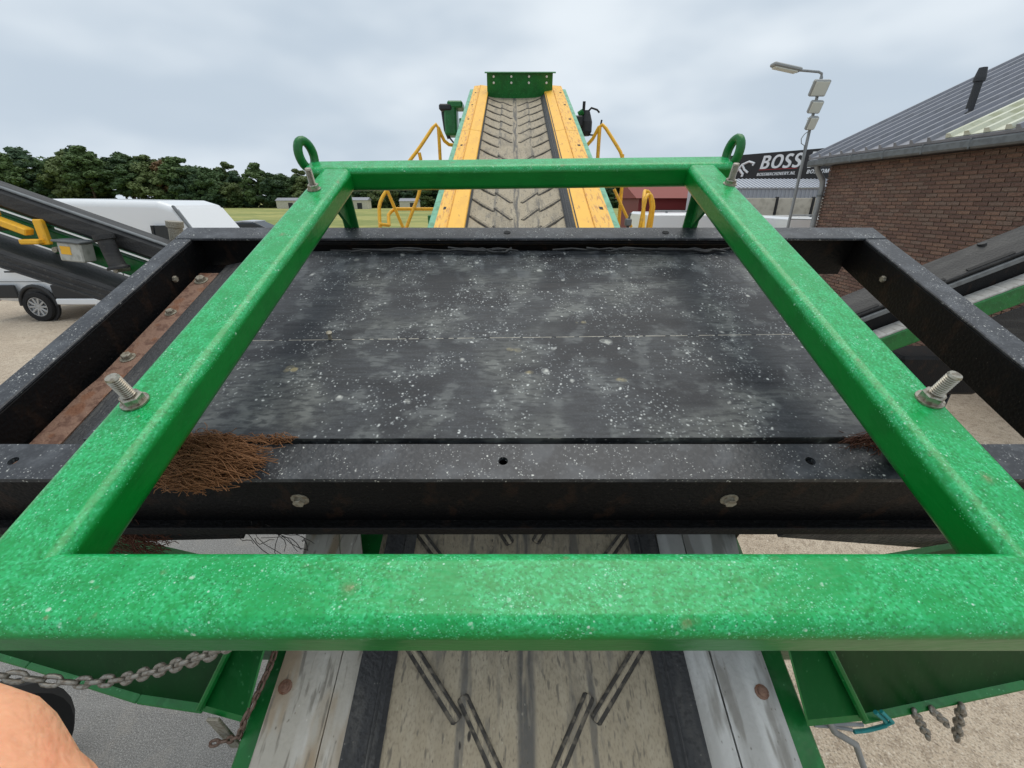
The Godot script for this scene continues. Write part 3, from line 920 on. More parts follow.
func white_trailer(at: Vector3, w: float, h: float, label: String, turn: float):
	var o := thing("box_trailer", label, "trailer", Transform3D(), at)
	var m := mb()
	m.box(at + V(0, (h + 0.5) / 2, 0), V(w, h - 0.5, 2.2), 0.06)
	part("body", m, T.van, o)
	var r := mb()
	r.bar(at + V(-w * 0.47, h + 0.05, 0.9), at + V(w * 0.47, h + 0.05, 0.9), 0.05, 0.04, Vector3.UP, 0.01)
	r.bar(at + V(-w * 0.3, h + 0.015, 0.9), at + V(-w * 0.3 + 0.06, h + 0.015, 0.9), 0.04, 0.035, Vector3.UP, 0.004)
	r.bar(at + V(w * 0.3, h + 0.015, 0.9), at + V(w * 0.3 + 0.06, h + 0.015, 0.9), 0.04, 0.035, Vector3.UP, 0.004)
	part("roof_bar", r, T.pipe, o)
	for sx in [-0.25, 0.25]:
		var wh := mb()
		wh.lathe(at + V(w * sx, 0.32, 1.02), Vector3.BACK, [Vector2(0.0, -0.1), Vector2(0.3, -0.1), Vector2(0.32, -0.06), Vector2(0.32, 0.06), Vector2(0.3, 0.1), Vector2(0.18, 0.1), Vector2(0.17, 0.06), Vector2(0, 0.07)], 18)
		part("wheel", wh, T.tyre, o)

# ------------------------------------------------------------------ van, car
func loft(m: MB, secs: Array, half_w: float, r: float, z0: float):
	# sections: [x, y bottom, y top, width scale at top]; rounded rectangles across z
	var rings := []
	var seg := 5
	for s in secs:
		var ring := []
		var yb: float = s[1]
		var yt: float = s[2]
		var rr: float = min(r, (yt - yb) * 0.3)
		for c in 4:
			var sz: float = [1, -1, -1, 1][c]
			var top: bool = c < 2
			for j in seg + 1:
				var an: float = [0.0, PI / 2, PI, 3 * PI / 2][c] + PI / 2 * j / seg
				var hw: float = half_w * (s[3] if top else 1.0)
				var cz: float = (hw - rr) * sz
				var cy: float = yt - rr if top else yb + rr * 0.5
				var off := Vector2(cos(an), sin(an)) * (rr if top else rr * 0.5)
				ring.append([V(s[0], cy + off.y, z0 + cz + off.x), V(0, sin(an), cos(an))])
		rings.append(ring)
	for k in rings.size() - 1:
		var A: Array = rings[k]
		var B: Array = rings[k + 1]
		var cA := V(secs[k][0], (secs[k][1] + secs[k][2]) / 2, z0)
		for j in A.size():
			var j2 := (j + 1) % A.size()
			var e1: Vector3 = B[j][0] - A[j][0]
			var e2: Vector3 = A[j2][0] - A[j][0]
			var nf := e1.cross(e2).normalized()
			if nf.dot(A[j][1]) < 0: nf = -nf
			# slope of the skin along x bends the normals
			var na: Vector3 = (A[j][1] - e1.normalized() * A[j][1].dot(e1.normalized())).normalized()
			var nb: Vector3 = (A[j2][1] - e1.normalized() * A[j2][1].dot(e1.normalized())).normalized()
			m.quads(A[j][0], A[j2][0], B[j2][0], B[j][0], na, nb, nb, na)
	for e in [0, rings.size() - 1]:
		var c := V(secs[e][0], (secs[e][1] + secs[e][2]) / 2, z0)
		for j in rings[e].size():
			m.tri(c, rings[e][j][0], rings[e][(j + 1) % rings[e].size()][0], V(-1 if e == 0 else 1, 0, 0))

func wheel(o: Node3D, at: Vector3, R: float, face: float):
	var t := mb()
	t.lathe(at, V(0, 0, face), [Vector2(R * 0.62, -0.11), Vector2(R * 0.95, -0.11), Vector2(R, -0.07), Vector2(R, 0.07), Vector2(R * 0.94, 0.11), Vector2(R * 0.7, 0.115), Vector2(R * 0.62, 0.09)], 28)
	var w := part("wheel", t, T.tyre, o)
	var r := mb()
	r.lathe(at, V(0, 0, face), [Vector2(R * 0.64, 0.1), Vector2(R * 0.6, 0.1), Vector2(R * 0.56, 0.05), Vector2(R * 0.5, 0.03), Vector2(0.0, 0.03)], 28)
	r.lathe(at, V(0, 0, face), [Vector2(R * 0.16, 0.03), Vector2(R * 0.16, 0.085), Vector2(0.0, 0.09)], 14)
	for k in 10:
		var an := TAU * k / 10.0
		var d := V(cos(an), sin(an), 0)
		r.bar(at + d * R * 0.14 + V(0, 0, 0.075 * face), at + d * R * 0.6 + V(0, 0, 0.08 * face), R * 0.13, 0.03, V(0, 0, 1), 0.006)
	var rm := part("rim", r, T.rim, w)
	rm.position = Vector3.ZERO

func make_van():
	var zf := -10.2
	var hw := 1.0
	var zc := zf - hw
	var o := thing("delivery_van", "white high roof delivery van with black lower cladding behind the left machine", "van", Transform3D(), V(-9.4, 0, zc))
	var x0 := -11.95
	var b := mb()
	loft(b, [[x0, 0.55, 2.42, 0.9], [x0 + 0.06, 0.45, 2.55, 0.9], [x0 + 0.4, 0.42, 2.62, 0.9], [x0 + 2.4, 0.42, 2.64, 0.9], [x0 + 4.3, 0.42, 2.6, 0.9], [x0 + 4.62, 0.42, 2.5, 0.9], [x0 + 5.1, 0.42, 1.72, 0.96], [x0 + 5.18, 0.42, 1.5, 1.0], [x0 + 5.8, 0.42, 1.22, 1.0], [x0 + 5.95, 0.45, 1.0, 0.95], [x0 + 6.0, 0.5, 0.8, 0.9]], hw, 0.16, zc)
	part("body", b, T.van, o)
	var cl := mb()
	for s in [[x0 - 0.03, x0 + 0.66], [x0 + 1.46, x0 + 4.5]]:
		cl.box(V((s[0] + s[1]) / 2, 0.68, zf + 0.005), V(s[1] - s[0], 0.3, 0.05), 0.02)
	cl.box(V(x0 - 0.03, 0.62, zc), V(0.14, 0.36, 2.0), 0.04)
	part("cladding", cl, T.plastic, o)
	var sl := mb()
	sl.box(V(x0 + 3.0, 0.45, zf + 0.01), V(3.05, 0.14, 0.05), 0.02)
	part("sill", sl, T.van, o)
	for cx in [x0 + 1.06, x0 + 5.0]:
		var ar := mb()
		var pts := []
		for k in 13:
			var an := PI * k / 12.0
			pts.append(V(cx + cos(an) * 0.41, 0.36 + sin(an) * 0.44, zf + 0.006))
		ar.tube(pts, 0.045, 8)
		ar.lathe(V(cx, 0.36, zf - 0.25), V(0, 0, 1), [Vector2(0, 0.2), Vector2(0.41, 0.2), Vector2(0.41, 0.256), Vector2(0.0, 0.256)], 24)
		part("wheel_arch", ar, T.plastic, o)
	wheel(o, V(x0 + 1.06, 0.34, zf - 0.02), 0.34, 1)
	wheel(o, V(x0 + 5.0, 0.34, zf - 0.02), 0.34, 1)
	wheel(o, V(x0 + 1.06, 0.34, zf - 1.9), 0.34, -1)
	wheel(o, V(x0 + 5.0, 0.34, zf - 1.9), 0.34, -1)
	var rl := mb()
	rl.box(V(x0 + 1.25, 1.12, zf + 0.002), V(1.4, 0.035, 0.03), 0.008)
	part("door_rail", rl, T.plastic, o)
	var sm := mb()
	for xx in [x0 + 1.98, x0 + 3.2, x0 + 4.16]:
		sm.box(V(xx, 1.35, zf - 0.004), V(0.014, 1.5, 0.012), 0.0)
	sm.box(V(x0 + 2.0, 0.9, zf + 0.0), V(3.9, 0.012, 0.012), 0.0)
	part("door_seam", sm, T.plastic, o)
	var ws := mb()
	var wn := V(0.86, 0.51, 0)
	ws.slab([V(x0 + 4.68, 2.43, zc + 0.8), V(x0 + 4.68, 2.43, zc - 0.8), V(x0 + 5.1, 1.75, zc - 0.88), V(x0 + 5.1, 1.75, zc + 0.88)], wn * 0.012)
	part("windscreen", ws, T.van, o, "windscreen painted white for the sky it would reflect")  # opaque white body paint stands in for sky reflected in the glass
	var pl := mb()
	pl.bar(V(x0 + 4.64, 2.5, zc + 0.88), V(x0 + 5.13, 1.72, zc + 0.95), 0.07, 0.05, V(1, 0.5, 0), 0.015)
	part("pillar_trim", pl, T.gutter, o)
	var sw := mb()
	sw.slab([V(x0 + 4.1, 1.5, zf - 0.01), V(x0 + 4.98, 1.5, zf - 0.01), V(x0 + 4.7, 2.1, zf - 0.06), V(x0 + 4.1, 2.1, zf - 0.06)], V(0, 0, 0.03))
	part("side_window", sw, T.glass, o)
	# parked car beyond the van
	var cz := -28.0
	var cx := -15.9
	var c := thing("parked_car", "silver car parked beyond the white van by the field", "car", Transform3D(), V(cx, 0, cz))
	var cb := mb()
	loft(cb, [[cx - 2.1, 0.45, 0.75, 0.9], [cx - 2.0, 0.3, 0.92, 0.96], [cx - 0.8, 0.25, 1.0, 1.0], [cx + 1.6, 0.25, 1.0, 1.0], [cx + 2.1, 0.35, 0.85, 0.95]], 0.88, 0.12, cz)
	part("body", cb, T.shed, c)
	var cc := mb()
	loft(cc, [[cx - 1.0, 0.95, 1.0, 0.9], [cx - 0.3, 0.95, 1.46, 0.78], [cx + 0.9, 0.95, 1.5, 0.78], [cx + 1.9, 0.95, 1.02, 0.86]], 0.84, 0.14, cz)
	part("cabin", cc, T.glass, c)
	var cr := mb()
	loft(cr, [[cx - 0.32, 1.4, 1.47, 0.98], [cx + 0.3, 1.44, 1.53, 1.0], [cx + 1.0, 1.42, 1.5, 0.98]], 0.64, 0.1, cz)
	part("roof", cr, T.shed, c)
	for sx in [-1.3, 1.3]:
		for sz in [-0.82, 0.82]:
			wheel(c, V(cx + sx, 0.31, cz + sz), 0.31, sign(sz))

# ------------------------------------------------------------------ the belt conveyor
func make_conveyor():
	var o := thing("belt_conveyor", "long inclined belt conveyor with yellow side covers and green head plate", "conveyor", M, P(0.05, -1.5, 2.0))
	# belt
	var b := mb()
	var pr := [Vector2(-0.46, -1.49), Vector2(-0.38, -1.525), Vector2(-0.26, -1.545), Vector2(0.0, -1.552), Vector2(0.08, -1.552), Vector2(0.34, -1.545), Vector2(0.46, -1.525), Vector2(0.54, -1.49)]
	for k in pr.size() - 1:
		var p: Vector2 = pr[k]
		var q: Vector2 = pr[k + 1]
		var pn := Vector3(-(q.y - p.y), q.x - p.x, 0).normalized()
		var n0: Vector3 = pn
		var n1: Vector3 = pn
		if k > 0: n0 = (pn + Vector3(-(p.y - pr[k - 1].y), p.x - pr[k - 1].x, 0).normalized()).normalized()
		if k < pr.size() - 2: n1 = (pn + Vector3(-(pr[k + 2].y - q.y), pr[k + 2].x - q.x, 0).normalized()).normalized()
		b.quads(P(p.x, p.y, -1.6), P(q.x, q.y, -1.6), P(q.x, q.y, 7.9), P(p.x, p.y, 7.9), n0, n1, n1, n0)
		b.quads(P(p.x, p.y - 0.012, -1.6), P(q.x, q.y - 0.012, -1.6), P(q.x, q.y - 0.012, 7.9), P(p.x, p.y - 0.012, 7.9), -n0, -n1, -n1, -n0)
	var belt := part("belt", b, T.belt, o)
	# chevron ribs: two bars a side, staggered; each row points down the incline
	var height := func(x: float) -> float:
		for k in pr.size() - 1:
			if x >= pr[k].x and x <= pr[k + 1].x: return lerp(pr[k].y, pr[k + 1].y, (x - pr[k].x) / (pr[k + 1].x - pr[k].x))
		return -1.5
	var s := 0.08 - 0.345 * 4
	var row := 0
	while s < 7.55:
		for sd in [-1.0, 1.0]:
			for seg in 2:
				if row in [19] and seg == 0: continue
				var xa: float = 0.04 + sd * (0.045 if seg == 0 else 0.192) 
				var xb: float = 0.04 + sd * (0.185 if seg == 0 else 0.385)
				var sa: float = s + (0.0 if seg == 0 else 0.16)
				var sb: float = sa + abs(xb - xa) * (1.6 if seg == 0 else 1.15)
				var rb := mb()
				var w := 0.011
				var jit := rng.randf_range(-0.006, 0.006)
				var A := P(xa, height.call(xa), sa + jit)
				var Bq := P(xb, height.call(xb), sb + jit)
				rb.bar(A + V(0, 0.001, 0), Bq + V(0, 0.001, 0), 0.036, 0.012, Vector3.UP, 0.0055)
				var r := part("chevron_rib", rb, T.rubber_rib, belt)
				r.position = Vector3.ZERO
				var rc := mb()
				rc.bar(A + V(0, 0.006, 0), Bq + V(0, 0.006, 0), 0.013, 0.009, Vector3.UP, 0.003)
				r = part("rib_crest", rc, T.belt, belt)
				r.position = Vector3.ZERO
		s += 0.345
		row += 1
	# dark clean edges of the belt under the rubber skirts
	for sd in [-1.0, 1.0]:
		var sk := mb()
		var xi := -0.345 if sd < 0 else 0.42
		var xo := -0.435 if sd < 0 else 0.5
		var poly := [P(xi, -1.519, -1.5), P(xo, -1.478, -1.5), P(xo, -1.462, -1.5), P(xi + 0.012 * sd, -1.505, -1.5)]
		sk.slab(poly, P(0, 0, 9.2))
		part("rubber_skirt", sk, T.rubber, o)
		var ln := mb()
		ln.bar(P(xi + 0.03 * sd, -1.497, -1.5), P(xi + 0.03 * sd, -1.497, 7.6), 0.012, 0.012, Vector3.UP, 0.004)
		part("skirt_bead", ln, T.rubber, o)
	# worn pale boards beside the belt, near the camera
	var bl := [[-0.67, -0.503, -0.74, -0.628, T.pale], [-0.5, -0.42, -0.624, -0.552, T.pale], [0.497, 0.583, 0.516, 0.606, T.pale_grey], [0.588, 0.739, 0.611, 0.8, T.pale_grey]]
	for d in bl:
		var wb := mb()
		wb.slab([P(d[0], -1.5, -1.2), P(d[1], -1.5, -1.2), P(d[1], -1.5, 0.42), P(d[3], -1.5, 0.8), P(d[3], -1.5, 1.1), P(d[2], -1.5, 1.1), P(d[2], -1.5, 0.8), P(d[0], -1.5, 0.42)], V(0, 0.012, 0))
		part("wear_plate", wb, d[4], o)
	for d in [[-0.64, 0.311], [0.7, 0.299], [-0.64, -0.5], [0.72, -0.5]]:
		var bo := mb()
		bo.lathe(P(d[0], -1.488, d[1]), Vector3.UP, [Vector2(0.0, 0.0), Vector2(0.019, 0.0), Vector2(0.019, 0.003), Vector2(0.013, 0.004), Vector2(0.012, 0.009), Vector2(0.007, 0.013), Vector2(0.0, 0.014)], 12)
		part("plate_bolt", bo, T.rust, o, "rusty bolt head")
	# green side frames
	for sd in [-1.0, 1.0]:
		var fr := mb()
		var xi := -0.66 if sd < 0 else 0.745
		fr.box(P(xi + sd * 0.035, -1.6, 0.0), V(0.07, 0.17, 3.3), 0.006)
		fr.box(P((-0.615 if sd < 0 else 0.797), -1.6, 4.93), V(0.06, 0.17, 6.55), 0.006)
		part("side_frame", fr, T.green, o)
		var fl := mb()
		fl.box(P((-0.618 if sd < 0 else 0.8), -1.507, 4.9), V(0.062, 0.014, 6.5), 0.004)
		part("frame_flange", fl, T.green_pale, o)
		var inn := mb()
		inn.box(P(-0.52 if sd < 0 else 0.6, -1.535, 3.2), V(0.12, 0.02, 9.6), 0.004)
		part("inner_flange", inn, T.green, o)
		# yellow covers in three lengths, an inner flat and an outer worn flat
		for k in 3:
			var s0: float = [1.25, 3.0, 5.75][k]
			var s1: float = [2.99, 5.74, 8.2][k]
			var x0 := -0.43 if sd < 0 else 0.545
			var yc := mb()
			var xa := -0.365 if sd < 0 else 0.488
			var xm := -0.478 if sd < 0 else 0.608
			var xe := -0.585 if sd < 0 else 0.765
			yc.slab([P(xa, -1.478, s0), P(xa, -1.478, s1), P(xm, -1.462, s1), P(xm, -1.462, s0)], V(0, 0.01, 0))
			yc.bar(P(xa, -1.485, s0), P(xa, -1.485, s1), 0.012, 0.03, Vector3.UP, 0.003)
			part("side_cover", yc, T.yellow, o)
			var yo := mb()
			yo.slab([P(xm + sd * 0.003, -1.466, s0), P(xm + sd * 0.003, -1.466, s1), P(xe, -1.476, s1), P(xe, -1.476, s0)], V(0, 0.01, 0))
			yo.bar(P(xm + sd * 0.012, -1.453, s0 + 0.01), P(xm + sd * 0.012, -1.453, s1 - 0.01), 0.008, 0.012, Vector3.UP, 0.002)
			var yw := part("edge_cover", yo, T.yellow_worn, o)
			for q in 3:
				var ss: float = lerp(s0, s1, 0.2 + 0.3 * q)
				var hm := mb()
				hm.box(P(xe - sd * 0.05, -1.4625, ss), V(0.03, 0.004, 0.05), 0.001)
				var hh := part("slot", hm, T.dark, yw)
				hh.position = Vector3.ZERO
	# head plate
	var hp := mb()
	hp.slab([P(-0.37, -1.56, 7.8), P(0.6, -1.56, 7.8), P(0.6, -1.235, 7.86), P(-0.37, -1.235, 7.86)], P(0, 0.0, 0.012))
	hp.bar(P(-0.4, -1.235, 7.84), P(0.64, -1.235, 7.84), 0.06, 0.012, Vector3.UP, 0.003)
	var head := part("head_plate", hp, T.green, o)
	for x in [-0.27, -0.01, 0.25, 0.51]:
		for k in 2:
			var bo := mb()
			bo.lathe(P(x, -1.285 - k * 0.075, 7.843 - k * 0.014), P(0, 0, -1), [Vector2(0.016, 0.0), Vector2(0.016, 0.006), Vector2(0.0, 0.008)], 8)
			var q := part("bolt", bo, T.white_dot, head)
			q.position = Vector3.ZERO
	var dr := mb()
	dr.tube([P(-0.45, -1.72, 7.85), P(0.55, -1.72, 7.85)], 0.165, 20)
	part("head_drum", dr, T.rubber, o)
	# drive units at the head
	var ml := mb()
	ml.box(V(-0.98, 3.78, -8.3), V(0.2, 0.42, 0.34), 0.03)
	ml.box(V(-0.9, 4.0, -8.3), V(0.24, 0.1, 0.36), 0.02)
	part_world("drive_motor", ml, T.green, o)
	var mk := mb()
	mk.box(V(-1.05, 3.96, -8.26), V(0.2, 0.09, 0.3), 0.02)
	mk.tube([V(-1.1, 3.9, -8.2), V(-1.07, 3.65, -8.18), V(-1.02, 3.53, -8.2)], 0.028, 8)
	mk.tube([V(-1.02, 3.55, -8.2), V(-0.93, 3.45, -8.15), V(-0.92, 3.2, -8.15)], 0.014, 6)
	mk.tube([V(-0.92, 3.4, -8.12), V(-0.92, 3.2, -8.12)], 0.03, 8)
	part_world("motor_hose", mk, T.plastic, o)
	var mr := mb()
	mr.lathe(V(1.2, 3.58, -8.3), Vector3.UP, [Vector2(0, 0), Vector2(0.07, 0.0), Vector2(0.1, 0.06), Vector2(0.1, 0.2), Vector2(0.07, 0.3), Vector2(0.05, 0.36), Vector2(0, 0.36)], 14)
	mr.box(V(1.04, 3.78, -8.3), V(0.2, 0.16, 0.2), 0.02)
	part_world("hydraulic_motor", mr, T.plastic, o)
	var mh := mb()
	mh.tube([V(1.15, 3.9, -8.28), V(1.15, 4.06, -8.26)], 0.025, 6)
	part_world("motor_hose", mh, T.plastic, o)
	mh = mb()
	mh.tube([V(1.22, 3.92, -8.28), V(1.27, 3.97, -8.26), V(1.36, 3.94, -8.24), V(1.4, 3.9, -8.24)], 0.016, 6)
	part_world("motor_hose", mh, T.plastic, o)
	mh = mb()
	mh.tube([V(1.2, 3.6, -8.3), V(1.32, 3.58, -8.2), V(1.4, 3.66, -8.1), V(1.42, 3.78, -8.1)], 0.014, 6)
	part_world("motor_hose", mh, T.plastic, o)
	var me := mb()
	me.tube([V(1.08, 3.88, -8.3), V(1.15, 3.92, -8.27)], 0.05, 8)
	part_world("motor_cap", me, T.green, o)
	# legs to the ground
	for sd in [-1.0, 1.0]:
		for z in [-1.4, -4.2, -7.2]:
			var lg := mb()
			var x := -0.695 if sd < 0 else 0.78
			# height of the side frame there: follow the incline
			var sv: float = (-z - 1.6 * sin(deg_to_rad(21.55))) / cos(deg_to_rad(21.55))
			var top: Vector3 = M * P(x, -1.66, sv)
			lg.box(V(x, top.y / 2, top.z), V(0.09, top.y, 0.12), 0.008)
			lg.box(V(x, 0.012, top.z), V(0.26, 0.024, 0.3), 0.004)
			part_world("support_leg", lg, T.green, o)
	# hopper wings under the near beam
	for sd in [-1.0, 1.0]:
		var wg := mb()
		var pts: Array
		var gus: Array
		if sd > 0:
			pts = [P(0.954, -1.5, 0.249), P(1.471, -1.5, 0.33), P(2.2, -1.5, 0.445), P(1.75, -1.2, 0.66), P(0.738, -1.2, 0.5)]
			gus = [P(0.79, -1.5, 0.235), P(0.945, -1.5, 0.247), P(0.74, -1.2, 0.5), P(0.678, -1.2, 0.5)]
		else:
			pts = [P(-0.854, -1.5, 0.273), P(-1.047, -1.5, 0.295), P(-1.42, -1.5, 0.38), P(-2.1, -1.5, 0.52), P(-1.7, -1.2, 0.72), P(-0.643, -1.2, 0.5)]
			gus = [P(-0.716, -1.5, 0.242), P(-0.848, -1.5, 0.269), P(-0.648, -1.2, 0.5), P(-0.6, -1.2, 0.5)]
		wg.slab(pts, P(0, 0.012, 0.012))
		var wn := part("hopper_wing", wg, T.green, o)
		var lip := mb()
		for k in (2 if sd > 0 else 3):
			lip.bar(pts[k] + P(0, -0.004, -0.008), pts[k + 1] + P(0, -0.004, -0.008), 0.026, 0.01, Vector3.UP, 0.003)
		var l2 := part("wing_lip", lip, T.green, wn)
		l2.position = Vector3.ZERO
		var gs := mb()
		for k in gus.size(): gus[k] += P(0, 0.016, -0.014)
		gs.slab(gus, P(0, 0.014, 0.012))
		gs.bar(gus[1] + P(0, 0.01, 0.0), gus[2] + P(0, 0.01, 0.0), 0.014, 0.02, Vector3.UP, 0.005)
		part("wing_bracket", gs, T.green, o)
		var cr := mb()
		cr.box(P(0.85 * sd + 0.03, -1.6, 0.5), V(0.3, 0.12, 0.16), 0.008)
		part("cross_member", cr, T.green, o)

# ------------------------------------------------------------------ black housing with the two boards
func hex_bolt(m: MB, at: Vector3, ax: Vector3, r: float, washer := true):
	if washer: m.lathe(at, ax, [Vector2(0, 0), Vector2(r * 1.5, 0), Vector2(r * 1.5, r * 0.16), Vector2(0, r * 0.17)], 14)
	m.lathe(at + ax * r * 0.16, ax, [Vector2(r, 0), Vector2(r, r * 0.75), Vector2(r * 0.86, r * 0.9), Vector2(0, r * 0.92)], 6, false)

func make_housing():
	var o := thing("separator_housing", "long black steel housing with two speckled black boards under the green frame", "machine", M, P(0.07, -0.9, 1.2))
	# near beam: top flange with holes, web, lower lip
	var holes := [-1.123, -0.02, 0.672]
	var nb := mb()
	var xs := [-1.34]
	var tf := CSGCombiner3D.new()
	# top flange from strips around the three round holes
	var L := -1.42
	var R := 1.51
	var z0 := 0.553
	var z1 := 0.649
	var yt := -0.82
	var th := 0.012
	var hs := 0.601
	var hr := 0.011
	var cuts := []
	for h in holes: cuts.append([h - hr * 1.6, h + hr * 1.6, h])
	var x := L
	for c in cuts:
		nb.box(P((x + c[0]) / 2, yt - th / 2, (z0 + z1) / 2), V(c[0] - x, th, z1 - z0), 0.0)
		x = c[1]
		# ring of quads between the hole and the square that holds it
		var angs := []
		for k in 16: angs.append(TAU * k / 16.0)
		var ca := atan2((z1 - z0) / 2, hr * 1.6)
		for e in [ca, PI - ca, PI + ca, TAU - ca]: angs.append(e)
		angs.sort()
		for k in angs.size():
			var a0: float = angs[k]
			var a1: float = angs[(k + 1) % angs.size()]
			var cc := P(c[2], yt, hs)
			var i0 := cc + V(cos(a0), 0, sin(a0)) * hr
			var i1 := cc + V(cos(a1), 0, sin(a1)) * hr
			var f := func(a: float) -> Vector3:
				var d := Vector2(cos(a), sin(a))
				var hx := hr * 1.6
				var hz := (z1 - z0) / 2 
				var t: float = min(hx / max(abs(d.x), 1e-5), hz / max(abs(d.y), 1e-5))
				return cc + V(d.x * t, 0, d.y * t)
			nb.quad(i0, i1, f.call(a1), f.call(a0), Vector3.UP)
			nb.quad(i0, i1, i1 + V(0, -th, 0), i0 + V(0, -th, 0), (cc - i0).normalized())
		nb.quad(P(c[0], yt - th, z0), P(c[1], yt - th, z0), P(c[1], yt, z0), P(c[0], yt, z0), P(0, 0, -1))
	nb.box(P((x + R) / 2, yt - th / 2, (z0 + z1) / 2), V(R - x, th, z1 - z0), 0.0)
	tf.free()
	part("near_beam", nb, T.black, o)
	var wb := mb()
	wb.box(P(0.045, -0.93, 0.578), V(2.9, 0.2, 0.014), 0.002)
	var web := part("near_web", wb, T.black_web, o)
	for xb in [-0.503, 0.515]:
		var bo := mb()
		hex_bolt(bo, P(xb, -0.93, 0.571), P(0, 0, -1), 0.014, true)
		var q := part("bolt", bo, T.zinc_dull, web)
		q.position = Vector3.ZERO
	var lp := mb()
	lp.box(P(0.045, -1.034, 0.562), V(2.9, 0.012, 0.05), 0.003)
	lp.bar(P(-1.4, -1.02, 0.54), P(1.49, -1.02, 0.54), 0.008, 0.026, Vector3.UP, 0.002)
	part("lower_lip", lp, T.black_web, o)
	# far beam
	var fb := mb()
	fb.box(P(0.075, -0.826, 1.745), V(2.87, 0.012, 0.1), 0.003)
	part("far_beam", fb, T.black, o)
	var fw := mb()
	fw.box(P(0.065, -0.92, 1.743), V(2.722, 0.172, 0.016), 0.002)
	fw.bar(P(-0.8, -0.846, 1.712), P(0.9, -0.846, 1.712), 0.02, 0.022, Vector3.UP, 0.008)
	part("far_web", fw, T.black_web, o)
	for hx in [-0.02, 0.63, -0.9]:
		var hm := mb()
		hm.lathe(P(hx, -0.8199, 1.745), Vector3.UP, [Vector2(0.014, 0.0), Vector2(0.014, 0.002), Vector2(0.0, 0.002)], 12)
		part("bolt_hole", hm, T.dark, o)
	# side beams
	for d in [[-1.36, -1.29, -1.0], [1.42, 1.51, 1.0]]:
		var sb := mb()
		sb.box(P((d[0] + d[1]) / 2, -0.8265, 1.17), V(d[1] - d[0], 0.0105, 1.042), 0.003)
		part("side_beam", sb, T.black, o)
		var sw := mb()
		var xi: float = d[1] - 0.008 if d[2] < 0 else d[0] + 0.008
		sw.box(P(xi, -0.9, 1.192), V(0.014, 0.135, 1.087), 0.002)
		part("side_web", sw, T.black_web, o)
		var bo := mb()
		hex_bolt(bo, P(xi - d[2] * 0.007, -0.89, 1.5), V(-d[2], 0, 0), 0.012, false)
		part("bolt", bo, T.zinc_dull, o)
	# left floor with rusty clamp strip and rubber strip
	var fl := mb()
	fl.box(P(-1.1, -0.956, 1.19), V(0.42, 0.012, 1.06), 0.002)
	part("floor_plate", fl, T.black_web, o)
	var rs := mb()
	# flat bar with a slight kink half way
	var kx := [[0.66, -1.283, -1.2], [0.93, -1.278, -1.196], [1.0, -1.267, -1.19], [1.62, -1.272, -1.195]]
	for k in kx.size() - 1:
		rs.slab([P(kx[k][1], -0.944, kx[k][0]), P(kx[k][2], -0.944, kx[k][0]), P(kx[k + 1][2], -0.944, kx[k + 1][0]), P(kx[k + 1][1], -0.944, kx[k + 1][0])], V(0, 0.01, 0))
	var strip := part("clamp_strip", rs, T.rust, o, "rusty flat bar clamping the rubber strip")
	for d in [[0.71, 0.014], [1.09, 0.015], [1.34, 0.013], [1.56, 0.017]]:
		var bo := mb()
		hex_bolt(bo, P(-1.236, -0.9335, d[0]), Vector3.UP, d[1], true)
		var q := part("bolt", bo, T.zinc_dull, strip)
		q.position = Vector3.ZERO
	var ru := mb()
	ru.slab([P(-1.19, -0.946, 0.66), P(-0.97, -0.87, 0.66), P(-0.97, -0.9, 1.68), P(-1.19, -0.946, 1.68)], V(0, 0.014, 0))
	part("rubber_strip", ru, T.rubber, o)
	# two boards; the near one sits a little proud of the beam
	for d in [[0.657, -0.812, 1.05, -0.836, 0.664, 1.088], [1.054, -0.838, 1.688, -0.874, 1.093, 1.7]]:
		var bd := mb()
		var xl := -1.0
		var xr := 1.0
		# slightly skew joint: the far ends of the right side lie further up
		bd.slab([P(xl, d[1], d[0]), P(xr, d[1], d[4]), P(xr, d[3], d[5]), P(xl, d[3], d[2])], V(0, -0.022, 0))
		part("board", bd, T.board, o)
	# pale grit caught in the joint
	var gj := mb()
	var pg := RandomNumberGenerator.new(); pg.seed = 4
	for k in 150:
		var xx := pg.randf_range(-0.98, 0.99)
		var ss: float = lerp(1.052, 1.0905, (xx + 1.0) / 2.0)
		gj.box(P(xx, -0.841, ss), V(pg.randf_range(0.008, 0.03), 0.009, 0.004), 0.001)
	gj.bar(P(-0.99, -0.846, 1.0525), P(0.99, -0.846, 1.0905), 0.006, 0.008, Vector3.UP, 0.001)
	var gt := part("joint_grit", gj, T.concrete, o)
	gt.set_meta("kind", "stuff")
	# small nail and splinters on the boards
	var nl := mb()
	nl.lathe(P(-0.55, -0.838, 1.065), V(0.1, 1, 0), [Vector2(0.006, 0), Vector2(0.006, 0.02), Vector2(0.009, 0.022), Vector2(0.009, 0.026), Vector2(0, 0.027)], 8)
	part("nail", nl, T.zinc_dull, o)
	var gs := RandomNumberGenerator.new(); gs.seed = 31
	for k in 16:
		var sp := mb()
		var xx := gs.randf_range(-0.8, 0.75)
		var pts := []
		var ll := gs.randf_range(0.08, 0.34)
		for q in 5: pts.append(P(xx + ll * q / 4.0, -0.858 + gs.randf_range(-0.004, 0.01), 1.665 + gs.randf_range(-0.012, 0.012)))
		sp.tube(pts, gs.randf_range(0.002, 0.006), 5)
		part("splinter", sp, T.rubber, o)
	# hanging flaps below the near beam
	var fa := mb()
	fa.slab([P(-1.35, -1.04, 0.62), P(-0.752, -1.04, 0.62), P(-0.78, -1.222, 0.62), P(-1.35, -1.25, 0.62)], P(0, 0, 0.012))
	part("rubber_flap", fa, T.black_web, o)
	var fa2 := mb()
